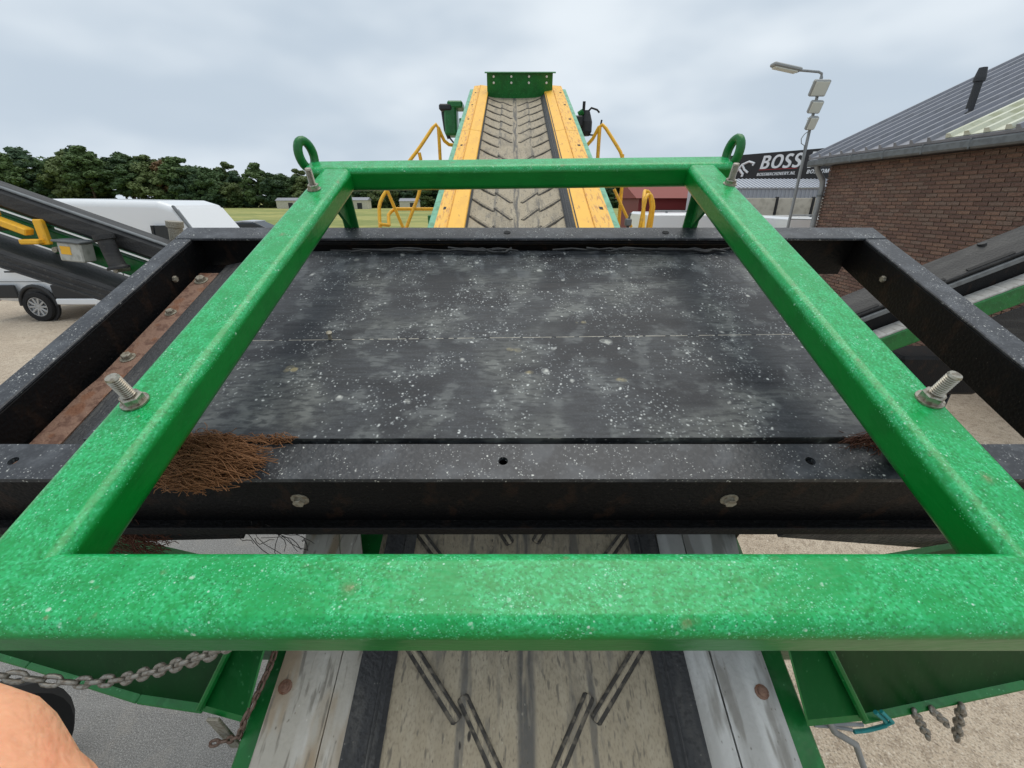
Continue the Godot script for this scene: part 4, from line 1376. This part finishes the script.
	fa2.slab([P(0.745, -1.174, 0.6), P(0.85, -1.04, 0.6), P(1.45, -1.04, 0.6), P(1.45, -1.27, 0.6), P(1.2, -1.24, 0.6)], P(0, 0, 0.012))
	part("rubber_flap", fa2, T.rubber, o)
	# underside and hangers that carry the housing on the conveyor
	var bt := mb()
	bt.box(P(0.05, -1.01, 1.17), V(1.9, 0.03, 1.02), 0.004)
	part("bottom_plate", bt, T.black_web, o)
	for sx in [-1.0, 1.0]:
		for ss in [0.8, 1.5]:
			var hg := mb()
			var x1: float = -0.7 if sx < 0 else 0.79
			hg.box(P(x1, -1.27, ss), V(0.05, 0.5, 0.06), 0.004)
			part("bracket", hg, T.black_web, o)

# ------------------------------------------------------------------ green lifting frame
func stud(o: Node3D, at: Vector3, lean: Vector3, L: float):
	var ax := (Vector3.UP + lean).normalized()
	var w := mb()
	w.lathe(at, Vector3.UP, [Vector2(0, 0), Vector2(0.023, 0), Vector2(0.023, 0.0035), Vector2(0, 0.0036)], 18)
	w.lathe(at + Vector3.UP * 0.0036, Vector3.UP, [Vector2(0.0185, 0), Vector2(0.0185, 0.012), Vector2(0.0165, 0.0145), Vector2(0, 0.0146)], 6, false)
	var nut := part("nut", w, T.zinc, o)
	var m := mb()
	var prof := []
	var y := 0.0
	while y < L - 0.003:
		prof.append(Vector2(0.0092, y)); prof.append(Vector2(0.0115, y + 0.002))
		y += 0.004
	prof.append(Vector2(0.0098, L)); prof.append(Vector2(0.0, L + 0.0008))
	m.lathe(at + Vector3.UP * 0.014, ax, prof, 14)
	var st := part("stud", m, T.zinc, nut)
	st.position = Vector3.ZERO

func make_lifting_frame():
	var o := thing("lifting_frame", "bright green square tube frame with two lifting eyes in the foreground", "frame", M, P(0.03, -0.62, 1.0))
	var yc := -0.6225
	var t := 0.085
	var w := 0.115
	var r := 0.024
	var nb := mb()
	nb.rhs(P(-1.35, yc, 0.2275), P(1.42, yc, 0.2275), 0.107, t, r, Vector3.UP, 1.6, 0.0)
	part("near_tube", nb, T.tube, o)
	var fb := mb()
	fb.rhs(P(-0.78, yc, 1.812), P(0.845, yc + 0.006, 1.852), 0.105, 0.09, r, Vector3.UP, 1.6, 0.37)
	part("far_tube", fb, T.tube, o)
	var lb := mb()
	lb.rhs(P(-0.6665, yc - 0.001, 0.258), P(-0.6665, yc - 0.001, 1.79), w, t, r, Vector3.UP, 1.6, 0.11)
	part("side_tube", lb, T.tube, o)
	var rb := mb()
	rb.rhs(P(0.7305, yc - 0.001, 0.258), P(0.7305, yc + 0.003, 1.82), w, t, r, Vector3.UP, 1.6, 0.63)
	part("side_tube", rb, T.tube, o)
	# posts from the far corners down to the housing
	for x in [-0.672, 0.745]:
		var ps := mb()
		ps.bar(P(x, -0.66, 1.8), P(x, -0.83, 1.8), 0.06, 0.012, V(0, 0, 1), 0.003)
		ps.slab([P(x - 0.006, -0.665, 1.79), P(x - 0.006, -0.665, 1.66), P(x - 0.006, -0.818, 1.78)], V(0.012, 0, 0))
		part("post", ps, T.green, o)
	for d in [[-0.695, -0.81], [0.755, 0.885]]:
		var sp := mb()
		sp.bar(P(d[0], -0.66, 0.6), P(d[1], -0.822, 0.6), 0.06, 0.03, V(1, 0, 0), 0.004)
		part("spacer", sp, T.green, o)
	# lifting eyes
	for d in [[-0.785, 1.83, 1.0], [0.855, 1.86, -1.0]]:
		var ey := mb()
		var pts := []
		var c := P(d[0], -0.55, d[1])
		var ux := V(0.4, 0, -0.92) if d[2] > 0 else V(0.2, 0, 0.98)
		var uy := V(-0.12 * d[2], 1, 0).normalized()
		for k in 24:
			var an := TAU * k / 24.0
			pts.append(c + ux * cos(an) * 0.034 + uy * sin(an) * 0.05)
		ey.tube(pts, 0.0165, 10, true)
		ey.tube([c - uy * 0.045, P(d[0] + 0.02 * d[2], -0.62, d[1] - 0.01)], 0.026, 10)
		part("lifting_eye", ey, T.green, o)
	stud(o, P(-0.679, -0.58, 0.555), V(-0.05, 0, 0.05), 0.05)
	stud(o, P(0.755, -0.58, 0.56), V(0.09, 0, 0.02), 0.05)
	stud(o, P(-0.68, -0.58, 1.565), V(0.0, 0, 0.0), 0.055)
	stud(o, P(0.762, -0.578, 1.606), V(0.0, 0, 0.0), 0.055)

# ------------------------------------------------------------------ machine on the left
func make_left_machine():
	var z := -5.0
	var o := thing("stacker_conveyor", "folded black belt conveyor with green frame and yellow bracket on the left", "conveyor", Transform3D(), V(-4.6, 0, z))
	var d := V(1.521, -0.565, 0).normalized()
	var q := V(d.y * -1.0, d.x, 0)
	var up := V(0.348, 0.937, 0)
	# upper band: side rail of the folded belt
	var ub := mb()
	var a := V(-5.29, 2.665, z)
	ub.bar(a - d * 2.2, a + d * 2.6, 0.3, 0.2, up, 0.04)
	part("upper_band", ub, T.band, o)
	var ur := mb()
	ur.bar(a - d * 2.2 + up * 0.106 + V(0, 0, 0.11), a + d * 2.6 + up * 0.106 + V(0, 0, 0.11), 0.05, 0.02, up, 0.006)
	part("band_edge", ur, T.gutter, o)
	var lb := mb()
	var b := V(-5.52, 2.15, z + 0.1)
	lb.bar(b - d * 2.0, b + d * 2.6, 0.44, 0.2, up, 0.03)
	part("lower_band", lb, T.band, o)
	for k in 3:
		var gr := mb()
		gr.bar(b - d * 2.0 + up * (0.05 - 0.06 * k) + V(0, 0, 0.222), b + d * 2.6 + up * (0.05 - 0.06 * k) + V(0, 0, 0.222), 0.012, 0.022, up, 0.003)
		part("band_ridge", gr, T.rubber, o)
	var gb := mb()
	var c := V(-5.4, 2.39, z - 0.02)
	gb.bar(c - d * 2.0, c + d * 2.5, 0.1, 0.2, up, 0.01)
	part("frame_beam", gb, T.green, o)
	var gs := mb()
	gs.bar(c - d * 2.0 + up * 0.13 + V(0, 0, -0.1), c + d * 2.5 + up * 0.13 + V(0, 0, -0.1), 0.06, 0.05, up, 0.008)
	part("frame_rail", gs, T.green_pale, o)
	# yellow bracket
	var yb := mb()
	yb.bar(V(-5.32, 2.46, z + 0.2), V(-4.93, 2.3, z + 0.2), 0.1, 0.07, up, 0.01)
	yb.box(V(-5.26, 2.53, z + 0.16), V(0.07, 0.15, 0.08), 0.01)
	yb.box(V(-4.84, 2.3, z + 0.16), V(0.09, 0.25, 0.06), 0.01)
	yb.box(V(-4.93, 2.21, z + 0.22), V(0.2, 0.05, 0.08), 0.01)
	part("yellow_bracket", yb, T.rail, o, "yellow mounting bracket")
	var gx := mb()
	gx.box(V(-4.52, 2.11, z + 0.2), V(0.24, 0.19, 0.16), 0.012, Basis(Vector3.BACK, -0.1))
	var bxp := part("control_box", gx, T.grey_box, o)
	var gl := mb()
	gl.box(V(-4.51, 2.215, z + 0.2), V(0.28, 0.02, 0.22), 0.005, Basis(Vector3.BACK, -0.1))
	var lid := part("lid", gl, T.gutter, bxp)
	lid.position = Vector3.ZERO
	var st := mb()
	st.box(V(-4.555, 2.13, z + 0.282), V(0.1, 0.08, 0.004), 0.0, Basis(Vector3.BACK, -0.1))
	var sk := part("sticker", st, T.rail, bxp)
	sk.position = Vector3.ZERO
	var cy := mb()
	cy.lathe(V(-4.1, 1.96, z + 0.25), V(-0.16, 1, 0), [Vector2(0.1, -0.02), Vector2(0.1, 0.0), Vector2(0.075, 0.02), Vector2(0.07, 0.27), Vector2(0.09, 0.28), Vector2(0.09, 0.33), Vector2(0.0, 0.335)], 16)
	part("roller_stub", cy, T.band, o)
	var cy2 := mb()
	cy2.lathe(V(-3.78, 2.1, z - 0.25), V(0.12, 1, 0), [Vector2(0.07, -0.02), Vector2(0.07, 0.22), Vector2(0.085, 0.23), Vector2(0.085, 0.29), Vector2(0.0, 0.295)], 16)
	part("exhaust_stub", cy2, T.zinc_dull, o)
	for k in 4:
		var rl := mb()
		var p := c + d * (0.1 + 0.6 * k) + up * -0.02
		rl.tube([p + V(0, 0, -0.16), p + V(0, 0, 0.22)], 0.028, 10)
		part("roller", rl, T.zinc_dull, o)
	for x in [-6.6, -3.4]:
		var lg := mb()
		var yy: float = 2.25 - (x + 5.4) * 0.371
		lg.box(V(x, yy / 2, z), V(0.1, yy, 0.1), 0.006)
		lg.box(V(x, 0.015, z), V(0.4, 0.03, 0.5), 0.006)
		part("support_leg", lg, T.green, o)
	var sp := mb()
	for x in [-6.2, -5.0, -3.9]:
		var y0: float = 2.36 - (x + 5.4) * 0.371
		sp.bar(V(x, y0 - 0.3, z - 0.1), V(x, y0 + 0.35, z - 0.1), 0.05, 0.05, V(0, 0, 1), 0.004)
	part("upright", sp, T.green, o)

# ------------------------------------------------------------------ machine on the right
func make_right_machine():
	var z := -4.5
	var o := thing("side_conveyor", "black side conveyor with bright green beam in front of the brick wall", "conveyor", Transform3D(), V(4.6, 0, z))
	var d := V(1.304, 0.576, 0).normalized()
	var up := V(-d.y, d.x, 0)
	var a := V(4.27, 1.93, z)
	# grey top plate seen from above and in front, slightly tipped
	var tp := mb()
	tp.bar(a - d * 1.6 + up * 0.02, a + d * 2.6 + up * 0.02, 0.3, 0.07, up + V(0, 0, 0.5), 0.012)
	part("top_plate", tp, T.band, o)
	for k in 5:
		var sl := mb()
		var c := a + d * (-1.1 + 0.62 * k)
		var un := (up + V(0, 0, 0.5)).normalized()
		sl.bar(c + un * 0.054 + V(0, -0.05, 0.1), c + d * 0.42 + un * 0.054 + V(0, -0.05, 0.1), 0.03, 0.006, un, 0.001)
		part("slot", sl, T.dark, o)
	var rim := mb()
	rim.bar(a - d * 1.6 + V(0, -0.09, 0.15), a + d * 2.6 + V(0, -0.09, 0.15), 0.03, 0.05, up, 0.006)
	part("edge_strip", rim, T.gutter, o)
	var dk := mb()
	dk.bar(a - d * 1.6 + V(0, -0.2, 0.06), a + d * 2.6 + V(0, -0.2, 0.06), 0.1, 0.18, up, 0.006)
	part("side_skirt", dk, T.black_web, o)
	var wl := mb()
	wl.bar(a - d * 1.6 + V(0, -0.29, 0.2), a + d * 2.6 + V(0, -0.29, 0.2), 0.16, 0.03, up, 0.008)
	part("pale_flange", wl, T.pale_grey, o)
	var gb := mb()
	gb.bar(a - d * 1.6 + V(0, -0.4, 0.26), a + d * 2.7 + V(0, -0.4, 0.26), 0.06, 0.18, up, 0.01)
	part("green_beam", gb, T.green, o)
	var sk := mb()
	sk.slab([V(4.6, 1.5, z + 0.22), V(6.4, 2.28, z + 0.22), V(6.4, 0.75, z + 0.22), V(5.2, 0.75, z + 0.22)], V(0, 0, 0.02))
	part("rubber_sheet", sk, T.band, o)
	var bl := mb()
	bl.bar(V(3.7, 1.28, z + 0.2), V(4.5, 1.5, z + 0.2), 0.08, 0.06, Vector3.UP, 0.01)
	part("hose_bracket", bl, T.black, o)
	var bx := mb()
	bx.box(V(4.35, 0.95, z + 0.1), V(0.9, 0.42, 0.4), 0.03)
	part("gear_box", bx, T.black_web, o)
	var ws := mb()
	ws.tube([V(4.32, 1.23, z + 0.25), V(4.4, 1.27, z + 0.33), V(4.46, 1.2, z + 0.35), V(4.43, 1.1, z + 0.33)], 0.012, 6)
	part("grey_hose", ws, T.pipe, o)
	var rd := mb()
	rd.box(V(3.85, 1.5, z + 0.05), V(0.12, 0.14, 0.1), 0.02)
	part("red_valve", rd, T.red_paint, o)
	for x in [3.4, 6.7]:
		var lg := mb()
		var yy: float = 1.75 + (x - 4.27) * 0.4417
		lg.box(V(x, yy / 2, z - 0.05), V(0.1, yy, 0.1), 0.006)
		lg.box(V(x, 0.015, z - 0.05), V(0.4, 0.03, 0.5), 0.006)
		part("support_leg", lg, T.green, o)
	# knob on the top plate
	var kb := mb()
	kb.lathe(V(4.66, 2.14, z - 0.08), up, [Vector2(0.02, 0), Vector2(0.02, 0.05), Vector2(0.035, 0.055), Vector2(0.035, 0.08), Vector2(0, 0.085)], 10)
	part("knob", kb, T.plastic, o)
	var h := mb()
	h.tube([V(4.72, 0.7, -4.4), V(4.6, 0.52, -4.3), V(4.55, 0.3, -4.2), V(4.7, 0.12, -4.1), V(5.1, 0.02, -3.9), V(5.8, 0.02, -3.4)], 0.016, 8)
	one("black_hose", h, T.plastic, "black hose curving down to the gravel beside the right stud", "hose", Transform3D(), V(4.9, 0, -4.1))

# ------------------------------------------------------------------ rails, chains, wires
func chain(label: String, pts: Array, pitch: float, wire: float, m: Material, space: Transform3D):
	var c := Curve3D.new()
	for k in pts.size():
		var t := Vector3.ZERO
		if k > 0 and k < pts.size() - 1: t = (pts[k + 1] - pts[k - 1]) / 6.0
		c.add_point(pts[k], -t, t)
	var o := thing("chain", label, "chain", space, pts[0])
	var L := c.get_baked_length()
	var n := int(L / pitch)
	for k in n:
		var a := c.sample_baked(k * pitch)
		var b := c.sample_baked((k + 1) * pitch)
		var d := (b - a).normalized()
		var s := d.cross(V(0.2, 0.5, 0.9)).normalized()
		var u := s.cross(d)
		var sd := (s + u).normalized() if k % 2 == 0 else (s - u).normalized()
		var mid := (a + b) / 2
		var hl := pitch * 0.68
		var hw := pitch * 0.36
		var ring := []
		for j in 12:
			var an := TAU * j / 12.0
			var cc := cos(an)
			var ss := sin(an)
			ring.append(mid + d * (clamp(cc * 1.35, -1.0, 1.0) * (hl - wire) ) + sd * ss * (hw - wire * 0.5) )
		var lm := mb()
		lm.tube(ring, wire, 6, true)
		part("link", lm, m, o)

func tangle(label: String, center: Vector3, size: Vector3, n: int, sd: int, m: Material, tail: Vector3):
	var g := RandomNumberGenerator.new()
	g.seed = sd
	var t := mb()
	for k in n:
		var p := Vector3.ZERO
		while true:
			p = V(g.randf_range(-1, 1), g.randf_range(-1, 1), g.randf_range(-1, 1))
			if p.length() < 1.0: break
		p = p * size
		var dir := (tail * 1.4 + V(g.randfn() * 0.35, g.randfn() * 0.25, g.randfn() * 0.35)).normalized()
		var L: float = g.randf_range(0.03, 0.1) * (size.x / 0.1) * 1.2
		var pts := []
		var ph := g.randf() * TAU
		var side := dir.cross(V(g.randfn(), g.randfn(), g.randfn())).normalized()
		for j in 6:
			var f := j / 5.0 - 0.5
			pts.append(center + p + dir * L * f + side * sin(ph + f * 5.0) * 0.011 + V(0, -0.03 * f * f, 0))
		t.tube(pts, 0.0009, 4, false, false)
	one("wire_tangle", t, m, label, "wire", M, center, "", "stuff")

func make_small_things():
	tangle("thick brown clump of fine wires beside the left green tube", P(-0.685, -0.79, 0.585), V(0.115, 0.03, 0.07), 1500, 3, T.wire, V(1, 0.05, 0.1))
	tangle("thin brown wires sticking out along the near board edge", P(-0.56, -0.805, 0.656), V(0.05, 0.006, 0.006), 40, 4, T.wire, V(1, 0, 0))
	tangle("small dark red wire clump under the right green tube", P(0.87, -0.81, 0.65), V(0.1, 0.02, 0.025), 160, 5, T.wire_dark, V(1, 0, -0.2))
	tangle("dark brown wires hanging below the black housing on the left", P(-1.0, -1.1, 0.56), V(0.1, 0.08, 0.03), 130, 6, T.wire_dark, V(0.3, -0.6, 0))
	tangle("black threads hanging from the lower edge of the near beam", P(-0.56, -1.06, 0.535), V(0.14, 0.012, 0.003), 12, 8, T.dark, V(0.2, -1.0, 0))
	chain("grey steel chain slung across the left hopper wing", [P(-1.35, -1.12, 0.262), P(-1.168, -1.182, 0.27), P(-1.11, -1.226, 0.27), P(-1.033, -1.254, 0.27), P(-0.92, -1.226, 0.27), P(-0.78, -1.14, 0.27), P(-0.604, -1.015, 0.27), P(-0.5, -0.93, 0.28)], 0.034, 0.0058, T.chain, M)
	chain("rusty chain hanging down between left wing and wear plate", [P(-0.655, -1.38, 0.42), P(-0.665, -1.41, 0.35), P(-0.69, -1.44, 0.28), P(-0.715, -1.47, 0.225), P(-0.735, -1.52, 0.205), P(-0.78, -1.55, 0.2), P(-0.85, -1.56, 0.19)], 0.024, 0.0042, T.chain_rust, M)
	chain("short zinc chain end hanging below the right hopper wing", [P(1.1, -1.49, 0.255), P(1.16, -1.57, 0.24), P(1.22, -1.65, 0.218)], 0.028, 0.006, T.chain, M)
	chain("outermost zinc chain end hanging below the right hopper wing", [P(1.24, -1.49, 0.268), P(1.28, -1.58, 0.248), P(1.33, -1.7, 0.213)], 0.03, 0.007, T.chain, M)
	chain("middle zinc chain end hanging below the right hopper wing", [P(1.15, -1.49, 0.26), P(1.2, -1.54, 0.25), P(1.26, -1.6, 0.24)], 0.028, 0.006, T.chain, M)
	var tc := mb()
	tc.tube([P(0.98, -1.47, 0.25), P(1.01, -1.49, 0.235), P(1.03, -1.53, 0.23), P(1.0, -1.57, 0.225), P(0.96, -1.57, 0.222)], 0.006, 8)
	tc.tube([P(0.99, -1.46, 0.25), P(1.02, -1.48, 0.23), P(1.01, -1.53, 0.225), P(0.97, -1.55, 0.22)], 0.005, 8)
	one("teal_cord", tc, T.teal, "teal cord looped round the right hopper wing", "cord", M, P(1.0, -1.5, 0.24))
	var gc := mb()
	gc.tube([P(0.86, -1.5, 0.25), P(0.9, -1.56, 0.22), P(0.98, -1.62, 0.2), P(1.05, -1.75, 0.14), P(1.15, -1.95, 0.1)], 0.009, 8)
	gc.tube([P(0.84, -1.53, 0.24), P(0.9, -1.545, 0.235), P(0.97, -1.53, 0.232)], 0.005, 6)
	gc.tube([P(0.85, -1.56, 0.235), P(0.9, -1.55, 0.23), P(0.95, -1.56, 0.225)], 0.005, 6)
	one("grey_cable", gc, T.pipe, "grey cable dropping from the right hopper wing to the gravel", "cable", M, P(0.9, -1.55, 0.22))
	var fbm := mb()
	fbm.bar(P(-0.8, -1.47, 0.235), P(-0.8, -1.66, 0.2), 0.035, 0.008, P(0, 0.3, -1), 0.002)
	one("steel_strap", fbm, T.zinc_dull, "flat steel strap below the left hopper wing", "strap", M, P(-0.8, -1.5, 0.23))
	# dark tool bag shape under the left wing: tyre of a hand truck
	var tk := thing("rubber_wheel", "black wheel with grey hub standing left of the conveyor", "wheel", Transform3D(), V(-2.3, 0, -1.12))
	var ty := mb()
	ty.lathe(V(-2.3, 0.34, -1.12), V(1, 0, 0.25), [Vector2(0.18, -0.09), Vector2(0.31, -0.09), Vector2(0.34, -0.05), Vector2(0.34, 0.05), Vector2(0.31, 0.09), Vector2(0.18, 0.09)], 28)
	part("tyre", ty, T.tyre, tk)
	var hu := mb()
	hu.lathe(V(-2.3, 0.34, -1.12), V(1, 0, 0.25), [Vector2(0.0, 0.0), Vector2(0.18, 0.02), Vector2(0.18, 0.07), Vector2(0.08, 0.06), Vector2(0.07, 0.12), Vector2(0.0, 0.13)], 20)
	part("hub", hu, T.rim, tk)
	# yellow stair rails either side of the conveyor head
	var z := -7.0
	var rl := thing("stair_rail", "yellow stair handrail left of the conveyor", "handrail", Transform3D(), V(-1.5, 0, z))
	rail_part(rl, "top_rail", [V(-1.82, 2.2, -6.5), V(-1.83, 2.54, -6.6), V(-1.74, 2.72, -6.7), V(-1.32, 3.25, -7.0), V(-1.1, 3.58, -7.2), V(-1.06, 3.6, -7.2), V(-0.98, 3.4, -7.25), V(-0.9, 3.34, -7.3), V(-0.8, 3.36, -7.4)], 0.024)
	rail_part(rl, "post", [V(-1.04, 3.56, -7.2), V(-1.04, 0.0, -7.2)], 0.024)
	rail_part(rl, "post", [V(-1.3, 3.22, -7.0), V(-1.28, 3.1, -7.0), V(-1.34, 2.7, -7.0), V(-1.6, 2.0, -6.8), V(-1.6, 0.0, -6.8)], 0.024)
	rail_part(rl, "post", [V(-1.72, 2.72, -6.7), V(-1.56, 2.2, -6.8)], 0.022)
	rail_part(rl, "middle_rail", [V(-1.72, 2.28, -6.6), V(-1.74, 2.42, -6.7), V(-1.68, 2.49, -6.8), V(-1.04, 2.48, -7.2)], 0.024)
	rail_part(rl, "post", [V(-1.83, 2.2, -6.5), V(-1.83, 0.0, -6.5)], 0.022)
	rail_part(rl, "tie", [V(-1.83, 2.3, -6.5), V(-1.72, 2.28, -6.6)], 0.024)
	var rr := thing("stair_rail", "yellow stair handrail right of the conveyor", "handrail", Transform3D(), V(1.6, 0, z))
	rail_part(rr, "top_rail", [V(0.95, 3.36, -7.4), V(1.05, 3.3, -7.3), V(1.16, 3.42, -7.25), V(1.25, 3.6, -7.2), V(1.3, 3.58, -7.2), V(1.54, 3.2, -7.0), V(1.58, 3.0, -7.0)], 0.024)
	rail_part(rr, "post", [V(1.24, 3.56, -7.2), V(1.24, 0.0, -7.2)], 0.026)
	rail_part(rr, "post", [V(1.55, 3.2, -7.0), V(1.58, 2.8, -7.0), V(1.58, 0.0, -7.0)], 0.024)
	rail_part(rr, "brace", [V(1.45, 2.75, -6.9), V(1.75, 2.24, -6.9)], 0.02)
	rail_part(rr, "hoop", [V(1.82, 2.1, -6.5), V(1.86, 2.62, -6.8), V(1.92, 2.74, -7.0), V(2.0, 2.7, -7.0), V(2.07, 2.55, -7.0), V(2.06, 2.2, -7.0), V(2.04, 0.0, -7.0)], 0.026)
	rail_part(rr, "hoop", [V(1.78, 0.0, -6.6), V(1.78, 2.1, -6.6), V(1.86, 2.64, -6.7), V(1.93, 2.7, -6.8), V(1.98, 2.52, -6.8), V(1.95, 2.2, -6.8)], 0.024)
	# hydraulic fitting seen between the rails on the right
	var hf := thing("valve_stand", "small dark valve stand beside the right yellow rail", "valve", Transform3D(), V(1.62, 0, -6.6))
	var hm := mb()
	hm.tube([V(1.62, 0, -6.6), V(1.62, 2.3, -6.6)], 0.02, 8)
	part("pipe", hm, T.plastic, hf)
	var hk := mb()
	hk.box(V(1.62, 2.32, -6.6), V(0.09, 0.1, 0.07), 0.015)
	hk.tube([V(1.62, 2.36, -6.6), V(1.64, 2.44, -6.58)], 0.014, 6)
	part("valve", hk, T.gutter, hf)

func rail_part(o: Node3D, called: String, pts: Array, r: float):
	var c := Curve3D.new()
	for k in pts.size():
		var t := Vector3.ZERO
		if k > 0 and k < pts.size() - 1:
			var l: float = min((pts[k + 1] - pts[k]).length(), (pts[k] - pts[k - 1]).length())
			t = (pts[k + 1] - pts[k - 1]).normalized() * l * 0.25
		c.add_point(pts[k], -t, t)
	var q := []
	var L := c.get_baked_length()
	var n := int(clamp(L / 0.08, 2, 60))
	for k in n + 1: q.append(c.sample_baked(L * k / n))
	var m := mb()
	m.tube(q, r, 10)
	part(called, m, T.rail, o)

# ------------------------------------------------------------------ the photographer's hand at the lower left edge
func capsule(p: Vector3, a: Vector3, b: Vector3, ra: float, rb: float) -> float:
	var ab := b - a
	var t: float = clamp((p - a).dot(ab) / ab.length_squared(), 0.0, 1.0)
	return (p - a - ab * t).length() - lerp(ra, rb, t)

func make_hand():
	# in camera axes (x right, y up, -z ahead), turned into the world below
	var cb := Basis(Vector3.RIGHT, deg_to_rad(-22.4))
	var d := 0.052
	var bones := []
	# finger: edge through the lower left corner of the view; tip lies just below the frame
	var tip := V(-0.0438, -0.0568, -d)
	var j1 := V(-0.0655, -0.0392, -d)
	var j2 := V(-0.0905, -0.0255, -d + 0.004)
	var j3 := V(-0.125, -0.022, -d + 0.022)
	bones.append([[tip, j1, 0.0075, 0.0088], [j1, j2, 0.0088, 0.0096], [j2, j3, 0.0096, 0.0105]])
	var palm := V(-0.15, -0.05, 0.0)
	bones.append([[j3, palm, 0.013, 0.02], [palm, V(-0.165, -0.085, 0.02), 0.022, 0.024], [V(-0.165, -0.085, 0.02), V(-0.19, -0.2, 0.06), 0.024, 0.027], [V(-0.19, -0.2, 0.06), V(-0.21, -0.36, 0.1), 0.027, 0.038]])
	for k in 3:
		var y := -0.042 - 0.019 * k
		var base := V(-0.132, y, -0.02)
		bones.append([[palm + V(0, -0.016 * k, 0), base, 0.015, 0.0105], [base, V(-0.1, y - 0.006, -0.036), 0.01, 0.0092], [V(-0.1, y - 0.006, -0.036), V(-0.078 + 0.004 * k, y - 0.014, -0.022), 0.0092, 0.0085], [V(-0.078 + 0.004 * k, y - 0.014, -0.022), V(-0.07 + 0.006 * k, y - 0.018, -0.004), 0.0085, 0.0075]])
	bones.append([[palm, V(-0.14, -0.03, 0.022), 0.018, 0.013], [V(-0.14, -0.03, 0.022), V(-0.115, -0.012, 0.03), 0.0125, 0.011], [V(-0.115, -0.012, 0.03), V(-0.09, -0.002, 0.026), 0.011, 0.009]])
	var lo := V(-0.26, -0.4, -0.08)
	var cell := 0.004
	var dims := Vector3i(58, 103, 56)
	var field := {}
	# sample only near the bones
	for grp in bones:
		for bn in grp:
			var a: Vector3 = bn[0]
			var b: Vector3 = bn[1]
			var r: float = max(bn[2], bn[3]) + cell * 2.5
			var mn := Vector3(min(a.x, b.x), min(a.y, b.y), min(a.z, b.z)) - V(r, r, r)
			var mx := Vector3(max(a.x, b.x), max(a.y, b.y), max(a.z, b.z)) + V(r, r, r)
			var i0 := Vector3i(((mn - lo) / cell).floor())
			var i1 := Vector3i(((mx - lo) / cell).ceil())
			for x in range(i0.x, i1.x + 1):
				for y in range(i0.y, i1.y + 1):
					for z in range(i0.z, i1.z + 1):
						var key := Vector3i(x, y, z)
						var dd := capsule(lo + Vector3(key) * cell, a, b, bn[2], bn[3])
						if field.has(key):
							var o: float = field[key]
							var h: float = clamp(0.5 + 0.5 * (o - dd) / 0.004, 0.0, 1.0)
							field[key] = lerp(o, dd, h) - 0.004 * h * (1.0 - h)
						else: field[key] = dd
	var vid := {}
	var vs := PackedVector3Array()
	for key in field:
		var sum := Vector3.ZERO
		var cnt := 0
		var f := []
		var ok := true
		for c in 8:
			var kk: Vector3i = key + Vector3i(c & 1, (c >> 1) & 1, c >> 2)
			if not field.has(kk): ok = false; break
			f.append(field[kk])
		if not ok: continue
		for e in [[0, 1], [2, 3], [4, 5], [6, 7], [0, 2], [1, 3], [4, 6], [5, 7], [0, 4], [1, 5], [2, 6], [3, 7]]:
			var fa: float = f[e[0]]
			var fb: float = f[e[1]]
			if (fa < 0) != (fb < 0):
				var pa := Vector3(e[0] & 1, (e[0] >> 1) & 1, e[0] >> 2)
				var pb := Vector3(e[1] & 1, (e[1] >> 1) & 1, e[1] >> 2)
				sum += pa.lerp(pb, fa / (fa - fb)); cnt += 1
		if cnt > 0:
			vid[key] = vs.size()
			vs.append(lo + (Vector3(key) + sum / cnt) * cell)
	var st := SurfaceTool.new()
	st.begin(Mesh.PRIMITIVE_TRIANGLES)
	var all := []
	for grp in bones: all.append_array(grp)
	var fld := func(p: Vector3) -> float:
		var o := 1.0
		for bn in all:
			var dd := capsule(p, bn[0], bn[1], bn[2], bn[3])
			var h: float = clamp(0.5 + 0.5 * (o - dd) / 0.004, 0.0, 1.0)
			o = lerp(o, dd, h) - 0.004 * h * (1.0 - h)
		return o
	for p in vs:
		var e := 0.0008
		var q: Vector3 = p
		var gr := Vector3.UP
		for it in 2:
			var f0: float = fld.call(q)
			gr = V(fld.call(q + V(e, 0, 0)) - f0, fld.call(q + V(0, e, 0)) - f0, fld.call(q + V(0, 0, e)) - f0).normalized()
			q -= gr * clamp(f0, -0.003, 0.003)
		st.set_normal(cb * gr)
		st.add_vertex(cb * q)
	for key in field:
		for ax in 3:
			var e := Vector3i.ZERO
			e[ax] = 1
			if not field.has(key + e): continue
			var fa: float = field[key]
			var fb: float = field[key + e]
			if (fa < 0) == (fb < 0): continue
			var p := Vector3i.ZERO
			var q := Vector3i.ZERO
			p[(ax + 1) % 3] = 1; q[(ax + 2) % 3] = 1
			var ks := [key - p - q, key - q, key, key - p]
			var ok := true
			for k in ks:
				if not vid.has(k): ok = false
			if not ok: continue
			var ids := []
			for k in ks: ids.append(vid[k])
			if fa < 0: ids.reverse()
			for t in [0, 1, 2, 0, 2, 3]: st.add_index(ids[t])
	var o := MeshInstance3D.new()
	o.name = numbered("person")
	o.mesh = st.commit()
	o.material_override = T.skin
	add_child(o)
	o.position = V(0, 2.6, 0) + cb * V(-0.001, -0.0078, 0)
	tag(o, "bare fingertip of a hand reaching in at the lower left corner", "person")
